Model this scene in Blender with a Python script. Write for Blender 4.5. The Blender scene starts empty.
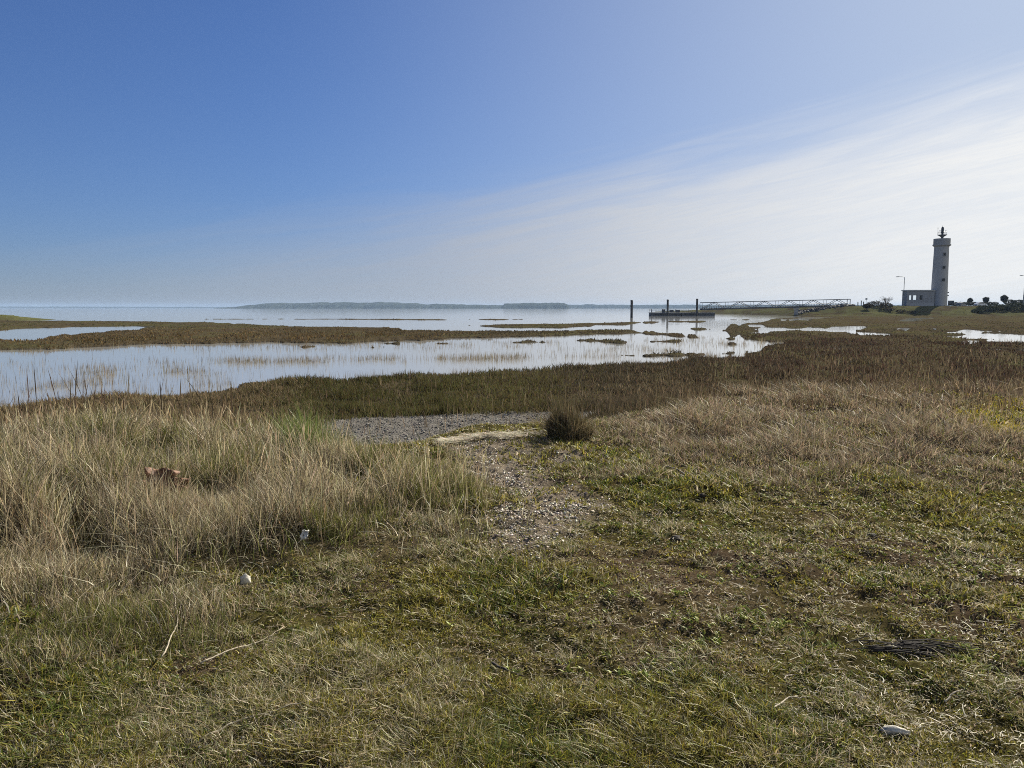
import bpy, bmesh, math
import numpy as np
from mathutils import Vector, Matrix

rng = np.random.default_rng(11)
R = math.radians
scene = bpy.context.scene
COL = scene.collection

# ------------------------------------------------------------------ camera maths
H = 2.5                      # eye height above the water
F = 768.0                    # focal length in pixels at 1024 wide
HOR = 308.0
PITCH = math.atan((384 - HOR) / F)
CP, SP = math.cos(PITCH), math.sin(PITCH)
SUN_AZ, SUN_EL = R(36), R(31)

def ray(x, y):
    u = (x - 512) / F; v = (384 - y) / F
    return u, CP + v * SP, -SP + v * CP
def on(x, y, z=0.0):          # the place on level z seen in that direction
    a, b, c = ray(x, y)
    t = (z - H) / c
    return a * t, b * t
def at(x, y, Y):              # the place at depth Y seen in that direction
    a, b, c = ray(x, y)
    t = Y / b
    return Vector((a * t, Y, H + c * t))

# ------------------------------------------------------------------ numpy noise
def _hash(ix, iy, s):
    n = (ix.astype(np.int64) * 374761393 + iy.astype(np.int64) * 668265263 + s * 974634777) & 0xffffffff
    n = ((n ^ (n >> 13)) * 1274126177) & 0xffffffff
    n = n ^ (n >> 16)
    return (n & 0xffffff).astype(np.float64) / 0xffffff
def noise(x, y, s=0):
    xi = np.floor(x); yi = np.floor(y)
    fx = x - xi; fy = y - yi
    fx = fx * fx * (3 - 2 * fx); fy = fy * fy * (3 - 2 * fy)
    a = _hash(xi, yi, s); b = _hash(xi + 1, yi, s); c = _hash(xi, yi + 1, s); d = _hash(xi + 1, yi + 1, s)
    return (a + (b - a) * fx) * (1 - fy) + (c + (d - c) * fx) * fy
def fbm(x, y, s=0, o=3):
    v = 0; a = 0.5; t = 0
    for k in range(o):
        v = v + a * noise(x, y, s + k * 17); t += a
        x = x * 2.03 + 11.3; y = y * 2.03 + 5.7; a *= 0.5
    return v / t
def sstep(a, b, x):
    t = np.clip((x - a) / (b - a), 0, 1)
    return t * t * (3 - 2 * t)

# ------------------------------------------------------------------ outlines on the ground
def poly(pts, z=0.0):
    return np.array([on(p[0], p[1], p[2] if len(p) > 2 else z) for p in pts])

def sdist(px, py, P, far=30.0):
    """signed distance, positive inside"""
    out = np.full(px.shape, -far)
    lo = P.min(0) - far; hi = P.max(0) + far
    m = (px > lo[0]) & (px < hi[0]) & (py > lo[1]) & (py < hi[1])
    if not m.any():
        return out
    x = px[m]; y = py[m]
    d2 = np.full(x.shape, far * far); ins = np.zeros(x.shape, bool)
    n = len(P)
    for i in range(n):
        ax, ay = P[i]; bx, by = P[(i + 1) % n]
        ex, ey = bx - ax, by - ay
        L = ex * ex + ey * ey + 1e-12
        t = np.clip(((x - ax) * ex + (y - ay) * ey) / L, 0, 1)
        dx = x - ax - t * ex; dy = y - ay - t * ey
        d2 = np.minimum(d2, dx * dx + dy * dy)
        c = (ay > y) != (by > y)
        with np.errstate(divide='ignore', invalid='ignore'):
            xx = ex * (y - ay) / (ey if abs(ey) > 1e-12 else 1e-12) + ax
        ins ^= c & (x < xx)
    d = np.sqrt(d2)
    out[m] = np.where(ins, d, -d)
    return out

NV, FV = .24, .2            # height of the vegetation that hides the near edge of each pool
main_channel = poly([(-700, 350), (-120, 350), (0, 350), (60, 349), (110, 347), (150, 344.5), (220, 343), (310, 343), (345, 344), (375, 342),
    (440, 340), (470, 338.5), (530, 337), (560, 336), (600, 334.5), (640, 333.5), (665, 336), (690, 338), (702, 338), (722, 336),
    (745, 340), (768, 341.5), (764, 345), (750, 349, .15), (725, 351, .2), (708, 355, NV), (650, 360, NV), (610, 363, NV), (560, 364.5, NV), (500, 368, NV),
    (455, 370.5, NV), (400, 373, NV), (350, 375, NV), (300, 376, NV), (250, 377, NV), (225, 382, NV), (200, 386, NV), (165, 390, NV), (100, 393, NV),
    (40, 397, NV), (0, 400, NV), (-120, 404, NV), (-700, 404, NV)])
sea = [on(p[0], p[1], p[2]) for p in [(-900, 316, FV), (-300, 317, FV), (0, 319, FV), (50, 320, FV), (110, 320.3, FV), (205, 321.3, FV), (255, 324, FV),
    (300, 325.3, FV), (385, 326.3, FV), (405, 328.5, FV), (450, 329.6, FV), (520, 329.6, FV), (580, 328.9, FV), (640, 328, FV), (660, 331, FV), (690, 333, FV), (700, 337.5, .2),
    (708, 340, 0), (724, 336, 0), (714, 331, 0), (716, 328, 0), (724, 324.5, 0), (750, 321.5, .2), (785, 317.5, .2), (800, 316, .2)]]
sea += [(100, 262), (104, 300), (700, 1500), (3600, 8400), (-9000, 8400), (-9000, 700)]
sea = np.array(sea)
def pool(p):      # the near rim is hidden by low plants: let it reach a little closer
    my = sum(q[1] for q in p) / len(p)
    return poly([(q[0] + (q[0] - 512) * .0, q[1] + (1.0 if q[1] > my else -.1)) for q in p])
WATER = [main_channel, sea] + [pool(p) for p in [
    [(-700, 333), (-80, 331.5), (0, 331), (30, 329), (55, 327.8), (85, 327), (130, 326.5), (150, 327), (130, 330.5), (110, 331.5), (82, 333), (60, 336), (40, 340), (0, 338), (-80, 338), (-700, 340)],
    [(748, 325), (755, 324.6), (762, 325.4), (755, 326.3)],
    [(751, 332.5), (764, 331), (762, 329), (769, 327.4), (790, 328), (800, 328.8), (830, 327.5), (838, 328.5), (852, 330.5), (836, 331.3), (800, 330), (772, 331), (760, 333)],
    [(840, 327), (863, 326.2), (866, 327.5), (850, 329.3)],
    [(795, 317.6), (806, 316.8), (818, 317.2), (837, 317.4), (815, 319), (799, 320.5)],
    [(856, 332), (870, 332.4), (896, 333.5), (896, 335.4), (870, 334.6)],
    [(882, 329.6), (897, 327.8), (906, 328.4), (896, 330.2)],
    [(820, 349), (836, 348.6), (838, 351), (824, 351)],
    [(943, 328.2), (957, 328), (957, 329.3), (944, 329.4)],
    [(945, 332), (965, 329.8), (1003, 331.4), (992, 333.2), (952, 333)],
    [(944, 336.8), (975, 335), (1000, 333.6), (1030, 336.4), (1090, 337.5), (1130, 339.5), (1000, 338.8), (960, 338)],
    [(962, 343), (980, 340.6), (988, 342.8), (972, 344.5)],
    [(1004, 340.5), (1030, 340), (1050, 341.6), (1012, 342)],
    [(1008, 350.4), (1030, 350), (1034, 352), (1012, 352)],
    [(897, 319.6), (910, 317.8), (937, 317.8), (925, 319.5), (905, 320.6)],
    [(775, 343), (786, 342.5), (790, 344), (778, 345)],
    [(640, 358), (660, 356.6), (694, 355.5), (706, 357), (690, 359.5), (650, 361)],
    [(718, 353.5), (738, 353), (742, 356), (722, 357.5)],
]]
ISLANDS = [poly(p) for p in [
    [(464, 325.2), (480, 322.7, .45), (500, 321.6, .45), (560, 321.1, .45), (600, 320.6, .45), (650, 319.2, .45), (700, 320, .45), (716, 320.2, .2), (690, 321.2), (665, 321.4), (655, 323), (630, 325), (600, 325), (588, 326.8), (560, 328.2), (500, 327.8), (478, 326.2)],
    [(205, 318.3, .2), (330, 318.2, .2), (430, 318.6, .2), (460, 319.2, .2), (430, 320.2), (330, 319.3), (205, 319)],
    [(468, 319.4), (500, 318.4, .2), (528, 319.4), (500, 320.2)],
    [(693, 328.6), (712, 327.6, .1), (718, 329.6), (700, 330.4)],
    [(724, 319.8), (738, 318.3, .2), (756, 319.6), (740, 320.5)],
    [(625, 355), (640, 351.5, .2), (660, 350.4, .2), (690, 350.4, .2), (700, 352, .2), (735, 349.2, .2), (752, 348.5), (760, 352), (720, 352.5), (704, 355), (685, 357), (640, 356.5)],
    [(583, 340.8), (594, 339.8), (606, 341), (632, 341.8), (630, 343.6), (604, 343)],
    [(652, 341.4), (665, 339, .1), (680, 340.5), (672, 342.4), (656, 342.6)],
    [(714, 338.6), (724, 337.8), (733, 338.8), (724, 340)],
    [(716, 344), (726, 342.8), (736, 344.5), (724, 345.5)],
    [(302, 346.6), (320, 345.8), (322, 347), (304, 347.8)],
    [(364, 347.8), (377, 347.3), (377, 348.6), (366, 348.8)],
    [(388, 344), (396, 343.3), (396, 344.6)],
    [(434, 344), (446, 343.2), (459, 344.1), (446, 345)],
    [(510, 342.6), (530, 341.3), (545, 342.4), (530, 343.2)],
    [(30, 351.3), (44, 350.6), (44, 352)],
]]

def water_sd(x, y):
    r = np.hypot(x, y)
    k = np.clip(r / 60, .3, 3.0)
    wx = x + (fbm(x / (2.4 * k), y / (2.4 * k), 3) - .5) * 2.2 * k
    wy = y + (fbm(x / (2.0 * k) + 40, y / (3.0 * k), 5) - .5) * 2.6 * k
    s = np.full(x.shape, -30.0)
    for P in WATER:
        s = np.maximum(s, sdist(wx, wy, P))
    for P in ISLANDS:
        s = np.minimum(s, -sdist(wx, wy, P))
    f = fbm(x / (.55 * k), y / (.9 * k), 7, 3) - .5          # broken, plant-fringed rims
    s = s + f * 2.6 * k * np.exp(-(s / (2.2 * k)) ** 2)
    return s

PX = np.array([-900, 0, 200, 340, 420, 480, 560, 620, 750, 1024, 1800.])
PD = np.array([11.5, 11.5, 11.0, 9.6, 9.8, 10.9, 11.2, 12.6, 16, 19.5, 21.])
def plateau(x, y):
    r = np.hypot(x, y)
    xs = np.where(y > .05, 512 + F * x / np.maximum(y, .05), np.where(x > 0, 1800, -900))
    D = np.interp(xs, PX, PD)
    return np.where(y < 0, 1.0, 1 - sstep(D - 1.6, D + 2.8, r + (noise(x * .5, y * .5, 9) - .5) * 1.2))

LEFT_TALL = poly([(-600, 690), (-60, 680), (0, 655), (60, 636), (130, 630), (185, 605), (240, 578), (300, 574), (345, 560), (400, 556), (440, 540), (478, 518), (480, 492), (460, 474), (410, 460), (350, 450), (300, 438), (220, 424), (0, 418), (-600, 418)], .9)
RIGHT_DRY = poly([(545, 441), (600, 446), (625, 466), (700, 486), (800, 497), (900, 492), (1024, 476), (1500, 470), (1500, 371), (1024, 371), (800, 377), (650, 395), (600, 409), (560, 425)], .85)
PATH = poly([(436, 447), (460, 441), (520, 434), (548, 440), (578, 462), (578, 498), (566, 530), (545, 552), (505, 550), (482, 530), (478, 500), (470, 470)], .88)
STRIP = poly([(250, 440), (330, 418), (420, 412), (548, 408.5), (640, 408), (640, 424), (545, 430), (470, 437), (400, 444)], .36)
BARE = poly([(560, 548), (640, 532), (760, 548), (860, 590), (900, 625), (800, 640), (690, 650), (600, 640), (560, 610), (600, 590)], .9)
MOSS = poly([(950, 404), (1010, 398), (1130, 398), (1130, 446), (1010, 442), (955, 432)], .88)

def warp(x, y, a=.5, s=21):
    return x + (fbm(x * 1.1, y * 1.1, s) - .5) * 2 * a, y + (fbm(x * 1.1 + 33, y * 1.1, s + 5) - .5) * 2 * a

def height(x, y, sd=None):
    r = np.hypot(x, y)
    if sd is None:
        sd = np.full(x.shape, -30.0)
        m = (r > 14) & (y > 0)
        sd[m] = water_sd(x[m], y[m])
    w = .22 + .0025 * r
    z = .30 - .19 * sstep(42, 85, r) + .10 * (fbm(x / 6, y / 6, 31) - .5) + .05 * (noise(x / .7, y / .7, 8) - .5)
    z = np.minimum(z, .06) + (z - np.minimum(z, .06)) * sstep(.2, 3.0, -sd)
    z = z + (-.28 - z) * sstep(-w, w, sd)
    p = plateau(x, y)
    z = z + .58 * p
    near = sstep(40, 12, r)
    z = z + near * (.09 * (fbm(x / 1.3, y / 1.3, 41) - .5) + .075 * (fbm(x / .28, y / .28, 43, 3) - .5) + .03 * (noise(x / .08, y / .08, 44) - .5))
    wx, wy = warp(x, y)
    m = (r < 16) & (y > 0)
    lt = np.zeros(x.shape)
    if m.any():
        lt[m] = sstep(-.4, 2.6, sdist(wx[m], wy[m], LEFT_TALL))
    z = z + lt * (.17 + .30 * (fbm(x / .9, y / .9, 47, 2) - .5))
    # green bank that carries the lighthouse, and the hummock on the left shore
    yy = y + 8 * (fbm(x / 9, y / 9, 51) - .5)
    z = z + 3.0 * sstep(221, 247, yy) * sstep(86, 108, x + 5 * (fbm(x / 7, y / 7, 52) - .5)) + .25 * sstep(221, 247, yy) * sstep(88, 110, x) * (fbm(x / 5, y / 5, 53) - .5)
    z = z + 1.15 * np.exp(-((np.minimum(x + 106, 0) / 40) ** 2 + (np.maximum(x + 106, 0) / 8) ** 2) - ((y - 160) / 9) ** 2)
    return z

def H1(x, y):
    return float(height(np.array([float(x)]), np.array([float(y)]))[0])

# ------------------------------------------------------------------ materials
def newmat(name):
    m = bpy.data.materials.new(name); m.use_nodes = True
    nt = m.node_tree; nt.nodes.clear()
    return m, nt, nt.nodes, nt.links
def solid(name, col, rough=.7, metal=0, var=.25, scale=6.0, bump=.0, spec=.5):
    m, nt, N, L = newmat(name)
    o = N.new('ShaderNodeOutputMaterial'); b = N.new('ShaderNodeBsdfPrincipled')
    tc = N.new('ShaderNodeTexCoord'); nz = N.new('ShaderNodeTexNoise')
    nz.inputs['Scale'].default_value = scale; nz.inputs['Detail'].default_value = 6
    L.new(tc.outputs['Object'], nz.inputs['Vector'])
    cr = N.new('ShaderNodeValToRGB')
    c = np.array(col)
    cr.color_ramp.elements[0].position = .3; cr.color_ramp.elements[1].position = .7
    cr.color_ramp.elements[0].color = (*(c * (1 - var)), 1); cr.color_ramp.elements[1].color = (*np.minimum(c * (1 + var), 1), 1)
    L.new(nz.outputs['Fac'], cr.inputs['Fac']); L.new(cr.outputs['Color'], b.inputs['Base Color'])
    b.inputs['Roughness'].default_value = rough; b.inputs['Metallic'].default_value = metal
    b.inputs['Specular IOR Level'].default_value = spec
    if bump:
        bp = N.new('ShaderNodeBump'); bp.inputs['Strength'].default_value = bump; bp.inputs['Distance'].default_value = .05
        L.new(nz.outputs['Fac'], bp.inputs['Height']); L.new(bp.outputs['Normal'], b.inputs['Normal'])
    L.new(b.outputs['BSDF'], o.inputs['Surface'])
    return m
def blade_mat(name, transl=.45, gloss=.06):
    m, nt, N, L = newmat(name)
    o = N.new('ShaderNodeOutputMaterial'); a = N.new('ShaderNodeAttribute'); a.attribute_name = 'col'
    d = N.new('ShaderNodeBsdfDiffuse'); t = N.new('ShaderNodeBsdfTranslucent'); mx = N.new('ShaderNodeMixShader')
    g = N.new('ShaderNodeBsdfGlossy'); g.inputs['Roughness'].default_value = .45; g.inputs['Color'].default_value = (.8, .8, .75, 1)
    mg = N.new('ShaderNodeMixShader'); mg.inputs[0].default_value = gloss
    mx.inputs[0].default_value = transl
    L.new(a.outputs['Color'], d.inputs['Color']); L.new(a.outputs['Color'], t.inputs['Color'])
    L.new(d.outputs[0], mx.inputs[1]); L.new(t.outputs[0], mx.inputs[2])
    L.new(mx.outputs[0], mg.inputs[1]); L.new(g.outputs[0], mg.inputs[2])
    L.new(mg.outputs[0], o.inputs['Surface'])
    return m
M = {}
M['grass'] = blade_mat('grass_blades', .38, .03)
M['scrub'] = blade_mat('marsh_scrub', .25, .0)
M['leaf'] = blade_mat('shrub_leaves', .2, .03)
M['concrete'] = solid('painted_concrete', (.34, .34, .335), .85, var=.05, scale=1.2, bump=.1)
M['concrete_dark'] = solid('grey_concrete', (.27, .27, .265), .85, var=.06, scale=1.2)
M['roof'] = solid('pale_roof', (.5, .5, .47), .7, var=.08)
M['dark_metal'] = solid('dark_metal', (.05, .055, .06), .5, .6, var=.2)
M['lamp_metal'] = solid('galvanised_lamp_metal', (.22, .24, .26), .5, .5, var=.15)
M['steel'] = solid('grey_steel', (.05, .06, .07), .6, 0, var=.2, scale=2)
M['walkway'] = solid('dark_walkway', (.05, .052, .055), .8, var=.2, scale=2)
M['pile'] = solid('tarred_pile', (.018, .018, .02), .6, var=.4, scale=2)
M['pontoon'] = solid('pontoon_concrete', (.09, .095, .10), .8, var=.3, scale=2)
M['deck'] = solid('pontoon_deck', (.16, .15, .14), .8, var=.2, scale=3)
M['box'] = solid('dark_box', (.03, .035, .045), .5, var=.2)
M['darkglass'] = solid('dark_glass', (.012, .014, .017), .25, var=.1, spec=.2)
M['carpaint_dark'] = solid('dark_car_paint', (.02, .022, .026), .25, var=.05)
M['carpaint_white'] = solid('white_car_paint', (.7, .7, .7), .25, var=.03)
M['carpaint_grey'] = solid('grey_car_paint', (.12, .13, .15), .25, var=.05)
M['tyre'] = solid('tyre_rubber', (.02, .02, .02), .85, var=.2)
M['rim'] = solid('wheel_rim', (.35, .35, .36), .35, .8, var=.1)
M['bark'] = solid('bark', (.10, .08, .06), .9, var=.4, scale=8, bump=.4)
M['wood_post'] = solid('weathered_post', (.10, .09, .075), .9, var=.4, scale=8)
M['driftwood'] = solid('bleached_stem', (.34, .29, .21), .85, var=.25, scale=40, bump=.3)
M['darkwood'] = solid('dark_brushwood', (.035, .027, .02), .9, var=.4, scale=30)
M['rust_leaf'] = solid('rusty_leaf', (.15, .070, .032), .7, var=.5, scale=25, bump=.4)
M['paper'] = solid('white_litter', (.55, .53, .48), .8, var=.12, scale=30, bump=.3)
M['shell'] = solid('shell', (.62, .57, .48), .6, var=.3, scale=60, bump=.2)
M['chalk'] = solid('chalk', (.44, .41, .34), .85, var=.2, scale=30, bump=.4)
M['stone'] = solid('rubble', (.06, .06, .058), .9, var=.4, scale=1.5, bump=.5)
M['far_land'] = solid('far_wooded_land', (.05, .06, .05), 1, var=.3, scale=.02, spec=0)
m, nt, N, L = newmat('window_glass')
o = N.new('ShaderNodeOutputMaterial'); t = N.new('ShaderNodeBsdfTransparent'); t.inputs[0].default_value = (.92, .95, .96, 1)
g = N.new('ShaderNodeBsdfGlossy'); g.inputs['Roughness'].default_value = .02
fr = N.new('ShaderNodeFresnel'); fr.inputs[0].default_value = 1.45; mx = N.new('ShaderNodeMixShader')
L.new(fr.outputs[0], mx.inputs[0]); L.new(t.outputs[0], mx.inputs[1]); L.new(g.outputs[0], mx.inputs[2]); L.new(mx.outputs[0], o.inputs['Surface'])
M['glass'] = m

# terrain: zone colour comes from the mesh attribute, fine mottling and relief from noise
m, nt, N, L = newmat('ground_soil_and_turf')
o = N.new('ShaderNodeOutputMaterial'); b = N.new('ShaderNodeBsdfPrincipled'); a = N.new('ShaderNodeAttribute'); a.attribute_name = 'col'
geo = N.new('ShaderNodeNewGeometry')
n1 = N.new('ShaderNodeTexNoise'); n1.inputs['Scale'].default_value = 38; n1.inputs['Detail'].default_value = 8; n1.inputs['Roughness'].default_value = .7
n2 = N.new('ShaderNodeTexNoise'); n2.inputs['Scale'].default_value = 5; n2.inputs['Detail'].default_value = 6
L.new(geo.outputs['Position'], n1.inputs['Vector']); L.new(geo.outputs['Position'], n2.inputs['Vector'])
r1 = N.new('ShaderNodeMapRange'); r1.inputs[1].default_value = .3; r1.inputs[2].default_value = .7; r1.inputs[3].default_value = .55; r1.inputs[4].default_value = 1.5
r2 = N.new('ShaderNodeMapRange'); r2.inputs[1].default_value = .3; r2.inputs[2].default_value = .7; r2.inputs[3].default_value = .75; r2.inputs[4].default_value = 1.25
L.new(n1.outputs['Fac'], r1.inputs[0]); L.new(n2.outputs['Fac'], r2.inputs[0])
mu = N.new('ShaderNodeMath'); mu.operation = 'MULTIPLY'; L.new(r1.outputs[0], mu.inputs[0]); L.new(r2.outputs[0], mu.inputs[1])
vm = N.new('ShaderNodeVectorMath'); vm.operation = 'SCALE'; L.new(a.outputs['Color'], vm.inputs[0]); L.new(mu.outputs[0], vm.inputs['Scale'])
L.new(vm.outputs[0], b.inputs['Base Color']); b.inputs['Roughness'].default_value = .95; b.inputs['Specular IOR Level'].default_value = 0
bp = N.new('ShaderNodeBump'); bp.inputs['Strength'].default_value = 1; bp.inputs['Distance'].default_value = .03
L.new(n1.outputs['Fac'], bp.inputs['Height']); L.new(bp.outputs['Normal'], b.inputs['Normal'])
L.new(b.outputs[0], o.inputs['Surface'])
M['ground'] = m

m, nt, N, L = newmat('estuary_water')
o = N.new('ShaderNodeOutputMaterial'); b = N.new('ShaderNodeBsdfPrincipled')
b.inputs['Base Color'].default_value = (.30, .30, .28, 1); b.inputs['Roughness'].default_value = .05; b.inputs['IOR'].default_value = 1.333
geo = N.new('ShaderNodeNewGeometry'); mp = N.new('ShaderNodeMapping'); mp.inputs['Scale'].default_value = (.8, 1.6, 1)
L.new(geo.outputs['Position'], mp.inputs['Vector'])
nz = N.new('ShaderNodeTexNoise'); nz.inputs['Scale'].default_value = 2.2; nz.inputs['Detail'].default_value = 4
nb = N.new('ShaderNodeTexNoise'); nb.inputs['Scale'].default_value = .06; nb.inputs['Detail'].default_value = 3
L.new(mp.outputs[0], nz.inputs['Vector']); L.new(mp.outputs[0], nb.inputs['Vector'])
mr = N.new('ShaderNodeMapRange'); mr.inputs[1].default_value = .4; mr.inputs[2].default_value = .65; mr.inputs[3].default_value = .012; mr.inputs[4].default_value = .09
L.new(nb.outputs['Fac'], mr.inputs[0])
bp = N.new('ShaderNodeBump'); bp.inputs['Distance'].default_value = .05
L.new(mr.outputs[0], bp.inputs['Strength']); L.new(nz.outputs['Fac'], bp.inputs['Height']); L.new(bp.outputs[0], b.inputs['Normal'])
L.new(b.outputs[0], o.inputs['Surface'])
M['water'] = m

# ------------------------------------------------------------------ object helpers
def link(name, me, mat, parent=None, smooth=False):
    o = bpy.data.objects.new(name, me); COL.objects.link(o)
    if mat is not None:
        me.materials.append(mat)
    if smooth:
        me.polygons.foreach_set('use_smooth', np.ones(len(me.polygons), bool))
    if parent is not None:
        o.parent = parent
    return o
def tag(o, label=None, cat=None, group=None, kind=None):
    if label: o['label'] = label
    if cat: o['category'] = cat
    if group: o['group'] = group
    if kind: o['kind'] = kind
    return o
def empty(name, loc, label, cat, rz=0, group=None):
    e = bpy.data.objects.new(name, None); COL.objects.link(e)
    e.location = loc; e.rotation_euler = (0, 0, rz); e.empty_display_size = .2
    return tag(e, label, cat, group)
def copy_tree(o, parent=None):
    c = o.copy(); COL.objects.link(c)
    if parent is not None: c.parent = parent
    for ch in list(o.children):
        copy_tree(ch, c)
    return c
class MB:
    def __init__(s): s.bm = bmesh.new()
    def box(s, lo, hi, bev=0):
        g = bmesh.ops.create_cube(s.bm, size=1)
        c = [(lo[i] + hi[i]) / 2 for i in range(3)]; d = [hi[i] - lo[i] for i in range(3)]
        for v in g['verts']:
            v.co = Vector((c[0] + v.co.x * d[0], c[1] + v.co.y * d[1], c[2] + v.co.z * d[2]))
        if bev:
            es = {e for v in g['verts'] for e in v.link_edges}
            bmesh.ops.bevel(s.bm, geom=list(es), offset=bev, segments=2, affect='EDGES')
        return s
    def tube(s, pts, rad, n=8, cap=True):
        pts = [Vector(p) for p in pts]
        rad = rad if isinstance(rad, (list, tuple)) else [rad] * len(pts)
        rings = []
        for i, p in enumerate(pts):
            d = (pts[min(i + 1, len(pts) - 1)] - pts[max(i - 1, 0)]).normalized()
            q = d.to_track_quat('Z', 'Y')
            rings.append([s.bm.verts.new(p + q @ Vector((math.cos(2 * math.pi * k / n) * rad[i], math.sin(2 * math.pi * k / n) * rad[i], 0))) for k in range(n)])
        for a, b in zip(rings, rings[1:]):
            for k in range(n):
                s.bm.faces.new((a[k], a[(k + 1) % n], b[(k + 1) % n], b[k]))
        if cap:
            s.bm.faces.new(rings[0][::-1]); s.bm.faces.new(rings[-1])
        return s
    def lathe(s, prof, n=32, c=(0, 0, 0), cap=True):
        rings = []
        for r, z in prof:
            rings.append([s.bm.verts.new((c[0] + r * math.cos(2 * math.pi * k / n), c[1] + r * math.sin(2 * math.pi * k / n), c[2] + z)) for k in range(n)])
        for a, b in zip(rings, rings[1:]):
            for k in range(n):
                s.bm.faces.new((a[k], a[(k + 1) % n], b[(k + 1) % n], b[k]))
        if cap:
            s.bm.faces.new(rings[0][::-1]); s.bm.faces.new(rings[-1])
        return s
    def prism(s, outline, y0, y1):     # outline in x,z
        a = [s.bm.verts.new((x, y0, z)) for x, z in outline]; b = [s.bm.verts.new((x, y1, z)) for x, z in outline]
        n = len(a)
        for i in range(n):
            s.bm.faces.new((a[i], a[(i + 1) % n], b[(i + 1) % n], b[i]))
        s.bm.faces.new(a[::-1]); s.bm.faces.new(b)
        return s
    def lump(s, c, size, seed=0, sub=3, rough=.3, squash=1):
        g = bmesh.ops.create_icosphere(s.bm, subdivisions=sub, radius=1)
        vs = g['verts']
        P = np.array([v.co[:] for v in vs])
        k = 1 + rough * (fbm(P[:, 0] * 2.2 + seed * 7, P[:, 1] * 2.2 + P[:, 2] * 3.1, seed, 3) - .5) * 2
        for v, q, p in zip(vs, k, P):
            v.co = Vector((c[0] + p[0] * q * size[0], c[1] + p[1] * q * size[1], c[2] + p[2] * q * size[2]))
        return s
    def build(s, name, mat, parent=None, smooth=False):
        bmesh.ops.recalc_face_normals(s.bm, faces=s.bm.faces)
        me = bpy.data.meshes.new(name); s.bm.to_mesh(me); s.bm.free()
        return link(name, me, mat, parent, smooth)

def rawmesh(name, V, tris, quads, col, mat, parent=None, smooth=False):
    me = bpy.data.meshes.new(name)
    nt_, nq = (0 if tris is None else len(tris)), (0 if quads is None else len(quads))
    me.vertices.add(len(V)); me.vertices.foreach_set('co', np.ascontiguousarray(V, np.float32).ravel())
    li = []
    if nq: li.append(quads.ravel())
    if nt_: li.append(tris.ravel())
    li = np.concatenate(li).astype(np.int32)
    me.loops.add(len(li)); me.loops.foreach_set('vertex_index', li)
    st = np.concatenate([np.arange(nq) * 4, nq * 4 + np.arange(nt_) * 3]).astype(np.int32)
    me.polygons.add(nq + nt_); me.polygons.foreach_set('loop_start', st)
    me.update(calc_edges=True)
    if col is not None:
        at_ = me.attributes.new('col', 'FLOAT_COLOR', 'POINT')
        c4 = np.ones((len(V), 4), np.float32); c4[:, :3] = col
        at_.data.foreach_set('color', c4.ravel())
    me.validate()
    return link(name, me, mat, parent, smooth)

def blades(pos, h, w, az, lean, col, nseg=2, prof=None, face=None, droop=0.0, curl=0.0):
    """N tapered blades -> vertices, triangles, quads, colours"""
    n = len(pos)
    if face is None:
        face = rng.uniform(0, 2 * np.pi, n)
    ts = np.linspace(0, 1, nseg + 1)
    if prof is None:
        prof = (1 - ts) ** .7
    V = np.zeros((n, 2 * nseg + 1, 3))
    fx, fy = np.cos(face), np.sin(face)
    for i, t in enumerate(ts):
        dx, dy = np.cos(az + curl * t * .6), np.sin(az + curl * t * .6)
        off = h * lean * (t ** (1.7 if droop == 0 else 1.0))
        up = h * (t - (droop + .25 * np.minimum(lean, 2) / (1 + np.minimum(lean, 2))) * t * t)
        cx = pos[:, 0] + dx * off; cy = pos[:, 1] + dy * off; cz = pos[:, 2] + up
        if i < nseg:
            hw = w * .5 * prof[i]
            V[:, 2 * i] = np.stack([cx - fx * hw, cy - fy * hw, cz], 1); V[:, 2 * i + 1] = np.stack([cx + fx * hw, cy + fy * hw, cz], 1)
        else:
            V[:, 2 * i] = np.stack([cx, cy, cz], 1)
    base = (np.arange(n) * (2 * nseg + 1))[:, None]
    Q = np.concatenate([base + np.array([[2 * i, 2 * i + 1, 2 * i + 3, 2 * i + 2]]) for i in range(nseg - 1)]) if nseg > 1 else np.zeros((0, 4), int)
    T = base + np.array([[2 * nseg - 2, 2 * nseg - 1, 2 * nseg]])
    return V.reshape(-1, 3), T, Q, np.repeat(col, 2 * nseg + 1, 0)
def merge(parts):
    Vs, Ts, Qs, Cs = [], [], [], []; k = 0
    for V, T, Q, C in parts:
        Vs.append(V); Ts.append(T + k); Qs.append(Q + k); Cs.append(C); k += len(V)
    return np.concatenate(Vs), np.concatenate(Ts), np.concatenate(Qs), np.concatenate(Cs)
def pick(n, cols, p=None, var=.18):
    c = np.array(cols)[rng.choice(len(cols), n, p=p)]
    return np.clip(c * rng.normal(1, var, (n, 1)) * rng.normal(1, .05, (n, 3)), .01, .9)
def sector(n, r0, r1, a, half=43.0):
    """n places round the viewpoint, thinning with distance as r^-a along the radius"""
    n = int(n * 80 / half); u = rng.uniform(0, 1, n); e = 1 - a
    r = (r0 ** e + u * (r1 ** e - r0 ** e)) ** (1 / e) if abs(e) > 1e-6 else r0 * (r1 / r0) ** u
    th = rng.uniform(-R(80), R(80), n)      # near the viewer the cover runs on well to both sides
    k = np.abs(th) < R(half) + R(80 - half) * sstep(10, 4, r)
    r, th = r[k], th[k]
    return r * np.sin(th), r * np.cos(th), r
def zpoly(P, x, y, soft=.3, a=.45):
    wx, wy = warp(x, y, a)
    return sstep(-soft, soft, sdist(wx, wy, P))

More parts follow.
